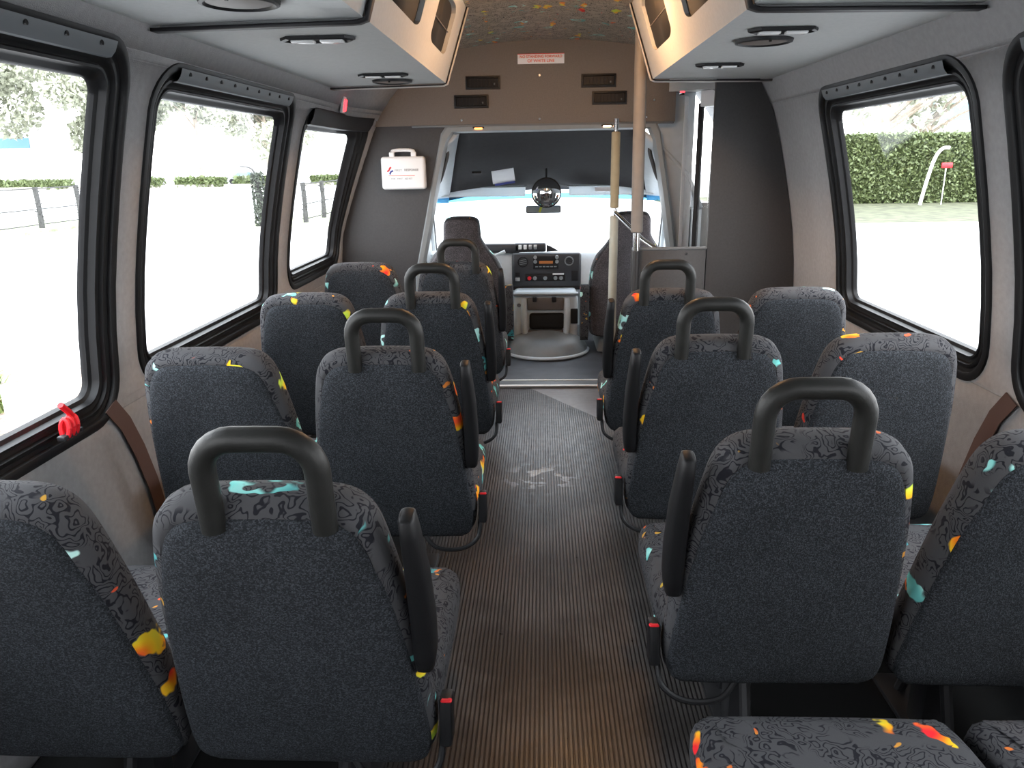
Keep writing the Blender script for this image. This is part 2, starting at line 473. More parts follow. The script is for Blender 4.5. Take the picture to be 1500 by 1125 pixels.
# floor: aisle and cabin
bm = bm_(); box(bm, (CXB, 1.64, -.03), (2.42, 5.32, .06)); o = obj('floor', bm, 'floor', smooth=False); o['kind'] = 'structure'
bm = bm_(); box(bm, (CXB, 5.2, -.035), (1.80, 1.80, .05)); o = obj('floor', bm, 'carpet', smooth=False); o['kind'] = 'structure'
for nm, a, b_ in (('trim_7', .50, 1.21), ('trim_8', -1.15, -.46)):
    bm = bm_(); box(bm, ((a + b_) / 2, 1.35, .004), (b_ - a, 4.5, .008)); o = obj(nm, bm, 'mat', smooth=False); o['kind'] = 'structure'
# step edge with two bright strips
root = struct_empty('trim_1')
bm = bm_(); box(bm, (.035, 4.335, .006), (.72, .15, .012), .002); obj('step_plate', bm, 'strip', root)
for y, w in ((4.275, .022), (4.392, .016)):
    bm = bm_(); box(bm, (.035, y, .0135), (.72, w, .005), .001); obj('bright_strip', bm, 'whitealu', root)
# ceiling: arched sheet, dips to the header
def ceilz(x, y):
    z = 1.955 - .17 * (x - CXB) ** 2
    t = max(0., min(1., (y - 3.5) / .8)); return z - .045 * t * t * (3 - 2 * t)
bm = bm_(); loft(bm, [[(CXB + .9 * (i / 10 - 1), y, ceilz(CXB + .9 * (i / 10 - 1), y)) for i in range(21)] for y in [-1 + 5.5 * k / 22 for k in range(23)]], closed=False)
o = obj('ceiling', bm, 'ceilcloth'); o['kind'] = 'structure'
md = o.modifiers.new('t', 'SOLIDIFY'); md.thickness = .04; md.offset = 1
# rear wall with its window
root = None
bm = bm_(); holed(bm, lambda y, z: (y, -.9, z), -1.2, 1.26, -.02, 1.95, [(-.85, .91, .75, 1.6)], .1)
o = obj('wall_rear', bm, 'wall', smooth=False); o['kind'] = 'structure'
md = o.modifiers.new('t', 'SOLIDIFY'); md.thickness = .05; md.offset = 0
wn += 1
r0 = struct_empty('window_%d' % wn)
bm = bm_(); loft(bm, [[(y, -.9 + e, z) for y, z in rr_loop((-.87, .93, .73, 1.62), .12, d)] for d, e in ((0, .03), (.0, .045), (.05, .045), (.05, -.02))]); obj('window_frame', bm, 'black', r0)
bm = bm_(); box(bm, (.03, -.9, 1.175), (1.72, .006, .83)); obj('glass_pane', bm, 'darkglass', r0)

# ------------------------------------------------ bulkhead (wall_front) with the cab opening
OPL = [(-.745, 0.), (-.735, .40), (-.722, .69), (-.66, .955), (-.60, 1.22), (-.565, 1.36), (-.545, 1.44), (-.515, 1.48)]
OPR = [(.795, 0.), (.775, .5), (.742, .81), (.712, 1.0), (.684, 1.16), (.655, 1.32), (.635, 1.43), (.61, 1.485)]
def interp(tab, z):
    for (x0, z0), (x1, z1) in zip(tab, tab[1:]):
        if z <= z1: return x0 + (x1 - x0) * (z - z0) / (z1 - z0)
    return tab[-1][0]
YB = 4.31
bm = bm_()
Z = [0, .2, .4, .6, .69, .8, .955, 1.1, 1.22, 1.3, 1.36, 1.44, 1.52]
rows = [[(wallx(-1, YB, z) - .02, YB, z), (interp(OPL, z), YB, z)] for z in Z]
loft(bm, rows, closed=False)
o = obj('wall_front', bm, 'panel', smooth=False); o['kind'] = 'structure'
md = o.modifiers.new('t', 'SOLIDIFY'); md.thickness = .03; md.offset = 0
# right pillar panel (light grey) between the cab opening and the entry door
bm = bm_()
loft(bm, [[(interp(OPR, z), YB + .05, z), (.83, YB + .05, z)] for z in Z + [1.6, 1.68]], closed=False)
o = obj('wall_front', bm, 'cablight', smooth=False); o['kind'] = 'structure'
md = o.modifiers.new('t', 'SOLIDIFY'); md.thickness = .03; md.offset = 0
# header above the opening
hp = struct_empty('trim_2')
bm = bm_(); box(bm, (-.135, 4.30, 1.735), (1.70, .025, .49)); obj('header_panel', bm, 'header', hp)
bm = bm_(); box(bm, (-.0, 4.3, 1.487), (1.42, .035, .012), .003); obj('header_edge', bm, 'strip', hp)
bm = bm_()
prof = [(.0, .0), (.0, -.012), (-.008, -.018)]
for x, z in ((-.012, 1.735), (-.012, 1.515), (-.435, 1.515), (.56, 1.515), (.6, 1.60)):
    bm = bm_(); cyl(bm, (x, 4.288, z), (x, 4.283, z), .006, 10); obj('screw', bm, 'chrome', hp)
# frame trim round the opening and the cab side trim behind it
bm = bm_()
loopO = [(x, z) for x, z in OPL] + [(x, z) for x, z in reversed(OPR)]
def shift(p, d):
    x, z = p; return (x + (d if x < 0 else -d), z - (d if z > 1.4 else 0))
loft(bm, [[(shift(p, d)[0], y, shift(p, d)[1]) for p in loopO] for d, y in ((-.008, 4.292), (.0, 4.284), (.022, 4.29), (.030, 4.33), (.018, 4.48))], closed=False)
o = obj('trim_3', bm, 'cabgrey'); o['kind'] = 'structure'

# ------------------------------------------------ cab shell
def sect(t):  # t 0..1 from the bulkhead to the windshield top
    y = 4.34 + 1.10 * t
    zt = 1.505 - .40 * t ** 1.3; hwid = .50 + .20 * t
    c = .035
    return y, zt, hwid, c
bm = bm_(); rows = []
for k in range(13):
    y, zt, w, c = sect(k / 12)
    rows.append([(c + w * u, y, zt - .035 * u * u * (1 + k / 12)) for u in [i / 6 - 1 for i in range(13)]])
loft(bm, rows, closed=False); o = obj('ceiling', bm, 'headliner'); o['kind'] = 'structure'
md = o.modifiers.new('t', 'SOLIDIFY'); md.thickness = .03; md.offset = 1
def cabside(s, nm):
    bm = bm_(); rows = []
    for k in range(13):
        y, zt, w, c = sect(k / 12)
        top = (c + s * w, y, zt - .035 * (1 + k / 12))
        e = .87
        zlow = 1.06
        rows.append([top, (c + s * (w + (e - w) * .35), y, top[2] - (top[2] - zlow) * .25), (c + s * (w + (e - w) * .75), y, top[2] - (top[2] - zlow) * .6), (c + s * e, y, zlow - .03)])
    loft(bm, rows, closed=False); o = obj('trim_%d' % nm, bm, 'cablight'); o['kind'] = 'structure'
    md = o.modifiers.new('t', 'SOLIDIFY'); md.thickness = .02; md.offset = 1 if s < 0 else -1
    # door wall with its window
    bm = bm_(); holed(bm, lambda y, z: (.035 + s * .88, y, z), 4.34, 5.62, -.03, 1.06, [(4.66, 5.30, .56, 1.03)], .05)
    o = obj('wall_left' if s < 0 else 'wall_right', bm, 'cabgrey', smooth=False); o['kind'] = 'structure'
    md = o.modifiers.new('t', 'SOLIDIFY'); md.thickness = .04; md.offset = 0
    global wn
    wn += 1; r = struct_empty('window_%d' % wn)
    bm = bm_(); loft(bm, [[(.035 + s * (.88 + e), y, z) for y, z in rr_loop((4.65, 5.31, .55, 1.04), .055, d)] for d, e in ((0, -.026), (.02, -.026), (.024, .01))]); obj('window_frame', bm, 'black', r)
    bm = bm_(); box(bm, (.035 + s * .89, 4.98, .795), (.005, .63, .46)); obj('glass_pane', bm, 'glass', r)
cabside(-1, 4); cabside(1, 5)
# windshield
ws = struct_empty('window_%d' % (wn + 1)); wn += 1
def wsp(u, t, d=0):  # u -1..1 across, t 0 bottom .. 1 top
    y = 6.08 - .64 * t - .14 * u * u; z = .56 + .52 * t - .03 * u * u * t
    w = .90 - .07 * t
    return Vector((.035 + w * u, y + d, z + d * .8))
bm = bm_(); loft(bm, [[wsp(i / 8 - 1, t) for i in range(17)] for t in (0, .3, .6, .93)], closed=False); obj('glass_pane', bm, 'glass', ws)
bm = bm_(); loft(bm, [[wsp(i / 8 - 1, t) for i in range(17)] for t in (.93, 1.0)], closed=False); obj('tint_band', bm, 'tint', ws)
for s in (-1, 1):
    bm = bm_(); tube(bm, [wsp(s * 1.0, t, -.02) for t in (-.1, .2, .5, .8, 1.04)], .032, 10); obj('pillar', bm, 'cabgrey', ws)
    bm = bm_(); tube(bm, [wsp(s * .965, t, -.01) for t in (-.05, .3, .6, .9, .98)], .010, 8); obj('seal', bm, 'black', ws)
# cab firewall and outer nose
bm = bm_(); box(bm, (.035, 6.16, .15), (1.86, .04, .9)); o = obj('wall_front', bm, 'cabgrey', smooth=False); o['kind'] = 'structure'

# ------------------------------------------------ entry door on the diagonal beside the cab
dr = struct_empty('door_1')
A = Vector((.785, 4.345, 0)); B = Vector((1.14, 4.0, 0)); dv = (B - A).normalized(); nv = Vector((dv.y, -dv.x, 0)) * -1
def dbox(name, t0, t1, z0, z1, th, mat, off=0.):
    bm = bm_(); L = t1 - t0; c = A + dv * (t0 + L / 2) + nv * off
    box(bm, (c.x, c.y, (z0 + z1) / 2), (L, th, z1 - z0), .004, 2, Matrix.Rotation(math.atan2(dv.y, dv.x), 3, 'Z'))
    return obj(name, bm, mat, dr)
T = (B - A).length
dbox('door_frame', .0, .006, 0, 1.62, .05, 'white'); dbox('glass_pane', .006, .082, .25, 1.60, .006, 'glass'); dbox('seal', .082, .104, .05, 1.58, .03, 'gasket')
dbox('glass_pane', .104, .27, .30, 1.56, .006, 'glass'); dbox('door_frame', .27, .31, 0, 1.58, .05, 'whitealu')
dbox('glass_pane', .31, T - .06, .30, 1.56, .006, 'glass'); dbox('door_frame', T - .06, T, 0, 1.62, .05, 'white')
dbox('door_frame', .10, T - .06, 1.56, 1.64, .05, 'white'); dbox('kick_panel', .10, T - .06, .0, .30, .04, 'cabgrey')
bm = bm_(); prism(bm, [(.66, 4.30), (1.2, 3.9), (1.2, 4.42), (.66, 4.42)], 1.64, 1.86, 'z'); o = obj('trim_6', bm, 'rack', smooth=False); o['kind'] = 'structure'

# ------------------------------------------------ partition panels behind the entry step
bm = bm_(); Zp = [0.0 + 1.64 * k / 12 for k in range(13)]
loft(bm, [[(.79, 3.66, z), (wallx(1, 3.66, z) - .004, 3.66, z), (wallx(1, 3.66, z) - .004, 3.69, z), (.79, 3.69, z)] for z in Zp], True, True, True)
bmesh.ops.recalc_face_normals(bm, faces=bm.faces)
tag(obj('partition_panel', bm, 'panel', smooth=False), 'tall dark grey partition panel on the right between entry door and side window', 'partition')
pp = thing('modesty_panel', 'low grey modesty panel beside the tall dark partition, below the chrome bar', 'panel', (.61, 3.66, 0))
bm = bm_(); box(bm, (0, 0, .465), (.35, .02, .83), .003); obj('board', bm, 'panel', pp)
bm = bm_(); box(bm, (0, 0, .885), (.355, .026, .012), .003); obj('edge_trim', bm, 'strip', pp)
for x in (-.17, .17):
    bm = bm_(); cyl(bm, (x, 0.02, 0), (x, 0.02, .88), .010, 12); obj('post', bm, 'metal', pp)
bm = bm_(); cyl(bm, (.08, -.010, .86), (.08, -.014, .86), .006, 10); obj('screw', bm, 'chrome', pp)
# stanchions
st = thing('stanchion_pole', 'long vertical pole with grey padded sleeve, from ceiling to low modesty panel', 'grab pole', (.447, 3.62, 0))
bm = bm_(); cyl(bm, (0, 0, .88), (-.008, 0, 1.945), .016, 16); obj('tube', bm, 'chrome', st)
bm = bm_(); tube(bm, [(0, 0, .965), (0, 0, .97), (-.007, 0, 1.90), (-.007, 0, 1.905)], [.024, .028, .028, .024], 18); obj('padded_sleeve', bm, 'greysleeve', st)
bm = bm_(); cyl(bm, (-.008, 0, 1.935), (-.008, 0, 1.95), .035, 18); obj('flange', bm, 'chrome', st)
bm = bm_(); cyl(bm, (0, 0, .0), (0, 0, .88), .016, 16); obj('tube', bm, 'metal', st)
s2 = thing('stanchion_pole', 'thinner vertical pole with cream upper sleeve and pale lower sleeve under the overhead header', 'grab pole', (.392, 4.19, 0))
bm = bm_(); cyl(bm, (0, 0, 0), (0, 0, 1.50), .011, 14); obj('tube', bm, 'chrome', s2)
bm = bm_(); tube(bm, [(0, 0, 1.045), (0, 0, 1.05), (0, 0, 1.435), (0, 0, 1.44)], [.018, .0235, .0235, .018], 16); obj('padded_sleeve', bm, 'cream', s2)
bm = bm_(); tube(bm, [(0, 0, .10), (0, 0, .105), (0, 0, 1.0), (0, 0, 1.005)], [.018, .0235, .0235, .018], 16); obj('padded_sleeve', bm, 'palesleeve', s2)
bm = bm_(); cyl(bm, (0, 0, 1.455), (0, 0, 1.505), .016, 14); obj('collar', bm, 'chrome', s2)
bm = bm_(); cyl(bm, (0, 0, 1.01), (0, 0, 1.04), .016, 14); obj('collar', bm, 'chrome', s2)
bm = bm_(); cyl(bm, (0, 0, .0), (0, 0, .02), .03, 14); obj('flange', bm, 'chrome', s2)
gb = bm_(); tube(gb, [(.395, 4.19, 1.025), (.42, 4.11, 1.00), (.50, 3.80, .915), (.545, 3.675, .885)], .0115, 12)
tag(obj('diagonal_bar', gb, 'chrome'), 'slanting chrome bar joining the thin cream pole to the low panel', 'grab bar')

# ------------------------------------------------ overhead luggage racks
def rack(side, y0, y1, label, holes, front_end, color='rack'):
    S = side
    root = thing('overhead_rack', label, 'luggage rack', (0, 0, 0), 0, 'overhead racks along the windows')
    inb = CXB + S * .4525; inT = CXB + S * .345
    def fx(t): return inb + (inT - inb) * t
    def fz(t): return 1.632 + .325 * t
    bm = bm_()
    # underside, following the wall
    xo = CXB + S * .965
    n = 6
    loft(bm, [[(xo, y0 + (y1 - y0) * k / n, 1.625), (xo + (inb - xo) * .5, y0 + (y1 - y0) * k / n, 1.631), (inb - (-S) * .012 * -1 * 0, y0 + (y1 - y0) * k / n, 1.632)] for k in range(n + 1)], closed=False)
    holed(bm, lambda y, t: (fx(t), y, fz(t)), y0, y1, 0., .93, holes, .09, n=8)
    # hole reveals
    for h in holes:
        loft(bm, [[(fx(t) + S * e, y, fz(t)) for y, t in rr_loop(h, .09, 0, 6, 3)] for e in (0, .02)])
    for y in (y0, y1):
        vs = [bm.verts.new(p) for p in ((xo, y, 1.625), (inb, y, 1.632), (fx(.93), y, fz(.93)), (xo - S * .15, y, 1.85))]
        bm.faces.new(vs)
    obj('rack_shell', bm, color, root, angle=25)
    for h in holes:
        bm = bm_(); loft(bm, [[(fx(t) + S * .018, y, fz(t)) for y in (h[0] - .02, h[1] + .02)] for t in (h[2] - .05, h[3] + .05)], closed=False)
        o = obj('net_panel', bm, 'hole', root); md = o.modifiers.new('t', 'SOLIDIFY'); md.thickness = .004
        bm = bm_(); cyl(bm, (fx((h[2] + h[3]) / 2) + S * .012, h[0], fz((h[2] + h[3]) / 2)), (fx((h[2] + h[3]) / 2) + S * .012, h[1], fz((h[2] + h[3]) / 2)), .0018, 6); obj('cord', bm, 'brown', root)
    def edge(y, w, mat, r, name, t1=.95):
        bm = bm_(); pts = [(xo, 1.622), (inb + S * .03, 1.629), (inb + S * .012, 1.630), (inb - S * .000, 1.636), (fx(.06), fz(.06)), (fx(t1), fz(t1))]
        outp = []
        loft(bm, [[(x - S * (r if k > 2 else 0) * 1., yy, z - (r if k <= 3 else r * .35)) for k, (x, z) in enumerate(pts)] for yy in (y, y + w)] , closed=False)
        o = obj(name, bm, mat, root); md = o.modifiers.new('t', 'SOLIDIFY'); md.thickness = r * .95; md.offset = 0
    if front_end:
        edge(y1 - .012, .012, 'gasket', .004, 'gasket_strip')
        edge(y1, .028, 'racktrim', .006, 'end_trim')
    else:
        edge(y1 - .02, .035, 'gasket', .008, 'gasket_strip')
    return root
HL = [(2.10, 2.62, .25, .80), (2.86, 3.29, .25, .80)]
rack(-1, 1.97, 3.52, 'front luggage rack above the left windows with black net openings', HL, True)
rack(1, 1.93, 3.52, 'front luggage rack above the right window with black net openings', [(2.08, 2.60, .25, .80), (2.86, 3.31, .25, .84)], True)
rack(-1, -.88, 1.94, 'rear luggage rack above the left windows, nearest the viewer at top left', [(.5, 1.0, .25, .8), (1.3, 1.75, .25, .80)], False)
rack(1, -.88, 1.90, 'rear luggage rack above the right windows, nearest the viewer at top right', [(.5, 1.0, .25, .8), (1.3, 1.75, .25, .80)], False)

def reading_light(x, y, w, label):
    root = thing('reading_light', label, 'reading light', (x, y, 1.630), 0, 'reading lights under the racks')
    bm = bm_()
    hwd, hd = w / 2, .036
    out = [(-hwd, 0), (-hwd + .028, -hd), (hwd - .022, -hd), (hwd, 0), (hwd - .022, hd), (-hwd + .028, hd)]
    L = [Vector(p) for p in out]
    loft(bm, [[(p.x * k, p.y * k, z) for p in L] for k, z in ((1, 0), (.985, -.007), (.90, -.010), (.86, -.004))], True, False, True)
    obj('bezel', bm, 'black', root, angle=30)
    for s in (-1, 1):
        bm = bm_(); box(bm, (s * w * .19, 0, -.010), (w * .30, .034, .009), .004, 2); obj('lens', bm, 'lens', root)
def speaker(x, y, label):
    root = thing('ceiling_speaker', label, 'speaker', (x, y, 1.630), 0, 'round speakers under the racks')
    bm = bm_(); n = 28
    loft(bm, [[(r * math.cos(2 * PI * k / n), r * math.sin(2 * PI * k / n), z) for k in range(n)] for r, z in ((.084, 0), (.082, -.008), (.074, -.010), (.068, -.005))], True); obj('bezel', bm, 'black', root)
    bm = bm_(); loft(bm, [[(r * math.cos(2 * PI * k / n), r * math.sin(2 * PI * k / n), z) for k in range(n)] for r, z in ((.069, -.005), (.04, -.009), (.012, -.010))], True, False, True); obj('grille', bm, 'brown', root)
    bm = bm_(); cyl(bm, (0, -.07, -.009), (0, -.07, -.014), .004, 8); obj('screw', bm, 'black', root)
reading_light(-.61, 2.20, .21, 'flush twin reading light on the left front rack, nearer of its two')
reading_light(-.615, 3.10, .20, 'flush twin reading light on the left front rack beside the far round speaker')
speaker(-.625, 3.34, 'round speaker at the far end of the left front rack')
speaker(-.63, 1.70, 'round speaker on the underside of the left rear rack at the top edge')
reading_light(.65, 2.23, .19, 'flush twin reading light on the right front rack, just behind the round speaker')
speaker(.655, 2.43, 'round speaker on the underside of the right front rack')
reading_light(.655, 3.0, .18, 'flush twin reading light at the far end of the right front rack')

# ------------------------------------------------ header fittings
def vent(x, z, label):
    root = thing('air_vent', label, 'air vent', (x, 4.287, z), 0, 'air vents on the header')
    bm = bm_(); w, h = .185, .068
    loft(bm, [[(sx * (w / 2 - d), y, sz * (h / 2 - d)) for sx, sz in ((-1, -1), (1, -1), (1, 1), (-1, 1))] for d, y in ((0, 0), (.002, -.010), (.010, -.012), (.013, -.002))], True, False, True)
    bmesh.ops.recalc_face_normals(bm, faces=bm.faces); obj('frame', bm, 'black', root, angle=20)
    for k in range(8):
        bm = bm_(); box(bm, (-w / 2 + .025 + k * .0193, -.007, 0), (.004, .008, h - .026)); obj('louvre', bm, 'gasket', root)
    bm = bm_(); box(bm, (w / 2 - .03, -.013, -.008), (.008, .008, .01), .002); obj('tab', bm, 'strip', root)
vent(-.315, 1.703, 'black louvred vent on the header, upper left of the four')
vent(-.38, 1.610, 'black louvred vent on the header, lower left of the four')
vent(.303, 1.703, 'black louvred vent on the header, upper right of the four')
vent(.362, 1.616, 'black louvred vent on the header, lower right of the four')
def text(name, s, size, loc, rot, mat, parent, ax='CENTER', ext=.0006, bold=0.):
    cu = bpy.data.curves.new(name, 'FONT'); cu.body = s; cu.size = size; cu.align_x = ax; cu.align_y = 'CENTER'; cu.extrude = ext; cu.offset = bold
    o = bpy.data.objects.new(name, cu); col.objects.link(o); o.location = loc; o.rotation_euler = rot; o.parent = parent
    cu.materials.append(M[mat])
    dg = bpy.context.evaluated_depsgraph_get(); me = bpy.data.meshes.new_from_object(o.evaluated_get(dg))
    q = bpy.data.objects.new(name, me); col.objects.link(q); q.location = loc; q.rotation_euler = rot; q.parent = parent
    bpy.data.objects.remove(o); return q
sg = thing('warning_sign', 'small white sign with red lettering on the header above the cab opening', 'sign', (-.004, 4.284, 1.816))
bm = bm_(); box(bm, (0, 0, 0), (.247, .003, .050), .001); obj('plate', bm, 'paper', sg)
text('lettering', 'NO STANDING FORWARD', .0185, (0, -.0022, .010), (PI / 2, 0, 0), 'redtext', sg, bold=.0003)
text('lettering', 'OF WHITE LINE', .0205, (0, -.0022, -.011), (PI / 2, 0, 0), 'redtext', sg, bold=.0003)
bm = bm_(); box(bm, (0, -.0005, .0235), (.247, .003, .003)); obj('border', bm, 'red', sg)

fk = thing('first_aid_kit', 'white plastic first aid case with handle hanging on the left bulkhead', 'first aid kit', (-.762, 4.262, 1.245))
bm = bm_(); box(bm, (0, 0, 0), (.242, .062, .175), .016, 4); obj('case', bm, 'white', fk)
bm = bm_(); loft(bm, [[(x, -.0005 + y, z) for x, z in ((-.12, 0.035), (.12, 0.035), (.12, .038), (-.12, .038))] for y in (-.0315, -.0325)], True, True, True)
bm.free()
bm = bm_(); tube(bm, spline([(-.060, 0, .080), (-.060, 0, .108), (-.050, 0, .118), (0, 0, .121), (.050, 0, .118), (.060, 0, .108), (.060, 0, .080)], 5), .0095, 10); obj('handle', bm, 'white', fk)
for sx in (-1, 1):
    bm = bm_(); box(bm, (sx * .060, -.010, .098), (.028, .02, .026), .004); obj('latch', bm, 'white', fk)
yk = -.0318
text('lettering', 'FIRST', .017, (-.045, yk, .014), (PI / 2, 0, 0), 'greytext', fk, 'LEFT', .0005)
text('lettering', 'RESPONSE', .017, (.008, yk, .016), (PI / 2, 0, 0), 'greytext', fk, 'LEFT', .0005, .0003)
text('lettering', 'FOR   FIRST   AID KIT', .0125, (-.008, yk, -.030), (PI / 2, 0, 0), 'greytext', fk, 'CENTER', .0005)
bm = bm_(); box(bm, (-.008, yk, -.014), (.145, .001, .003)); obj('rule', bm, 'redtext', fk)
def hook(pts, mat):
    bm = bm_(); tube(bm, [(x, yk, z) for x, z in pts], .0042, 8)
    o = obj('logo', bm, mat, fk)
hook([(-.086, .010), (-.078, .014), (-.072, .026), (-.068, .030), (-.064, .028)], 'red')
hook([(-.070, -.006), (-.072, .000), (-.064, .010), (-.054, .013)], 'blue')

for x, mt, nm in ((-.345, 'amber', 'small amber courtesy lamp under the header, left end'), (.352, 'warm', 'small warm courtesy lamp under the header beside the thin pole')):
    r_ = thing('courtesy_lamp', nm, 'lamp', (x, 4.292, 1.482))
    bm = bm_(); box(bm, (0, 0, -.006), (.062, .026, .009), .003); obj('housing', bm, 'gasket', r_)
    bm = bm_(); box(bm, (0, -.006, -.010), (.044, .022, .008), .003); obj('lens', bm, mt, r_)
# red marker lamps
r_ = thing('marker_lamp', 'narrow glowing red lamp on the left wall just under the rack end', 'lamp', (-.948, 3.80, 1.572))
bm = bm_(); box(bm, (-.008, 0, 0), (.014, .05, .075), .004, 2, Matrix.Rotation(R(12), 3, 'Y')); obj('housing', bm, 'white', r_)
bm = bm_(); box(bm, (.002, 0, -.004), (.012, .022, .055), .004, 2, Matrix.Rotation(R(12), 3, 'Y')); obj('lens', bm, 'redlamp', r_)
r_ = thing('marker_lamp', 'small red lamp above the entry door on the right', 'lamp', (.745, 4.278, 1.635))
bm = bm_(); box(bm, (0, 0, 0), (.032, .02, .03), .004); obj('housing', bm, 'chrome', r_)
bm = bm_(); box(bm, (0, -.010, .006), (.024, .014, .016), .004); obj('lens', bm, 'redlamp', r_)

# ------------------------------------------------ passenger seats
REC = R(14)
def seat_body(outline, loops, cap_center, mat, name, parent, rot=REC, back_first=True):
    """outline: list of (u, s) right half, s measured down; loops: (inset, depth)"""
    half = spline([Vector((u, -s)) for u, s in outline], 5)
    full = half + [Vector((-p.x, p.y)) for p in reversed(half[1:-1])]
    full = list(reversed(full))  # counter clockwise
    a = sum(full[i - 1].x * full[i].y - full[i].x * full[i - 1].y for i in range(len(full)))
    if a < 0: full.reverse()
    ctr = Vector(cap_center)
    c, s_ = math.cos(rot), math.sin(rot)
    def tf(u, w, d):  # w up along the back, d forward of the rear plane
        return (u, d * c - w * s_ * 1.0, d * s_ + w * c) if False else (u, -w * s_ + d * c, w * c + d * s_)
    L = []
    for k in loops:
        if k[0] > .03: pts = [ctr + (p - ctr) * (1 - k[0] * 4.2) for p in full]
        else: pts = offset2(full, k[0]); base = pts
        L.append([tf(p.x, p.y, k[-1]) for p in pts])
    bm = bm_(); rows = loft(bm, L, True)
    for r, k in ((rows[0], loops[0]), (rows[-1], loops[-1])):
        v = bm.verts.new(tf(ctr.x, ctr.y, k[-1]))
        n = len(r)
        for i in range(n): bm.faces.new((r[i], r[(i + 1) % n], v))
    bmesh.ops.recalc_face_normals(bm, faces=bm.faces)
    return obj(name, bm, mat, parent, angle=60)
OUT = [(a, b * .95) for a, b in [(0, 0), (.08, .002), (.122, .010), (.148, .030), (.164, .062), (.176, .12), (.188, .20), (.199, .30), (.208, .40), (.214, .49), (.213, .55), (.200, .588), (.17, .602), (.09, .606), (0, .607)]]
OUTLOOPS = [(a, b * .86) for a, b in [(.060, .022), (.035, .014), (.020, .006), (.006, .016), (.0, .032), (.0, .062), (.006, .082), (.02, .096), (.045, .103), (.08, .098)]]
def back_loops():
    return OUTLOOPS
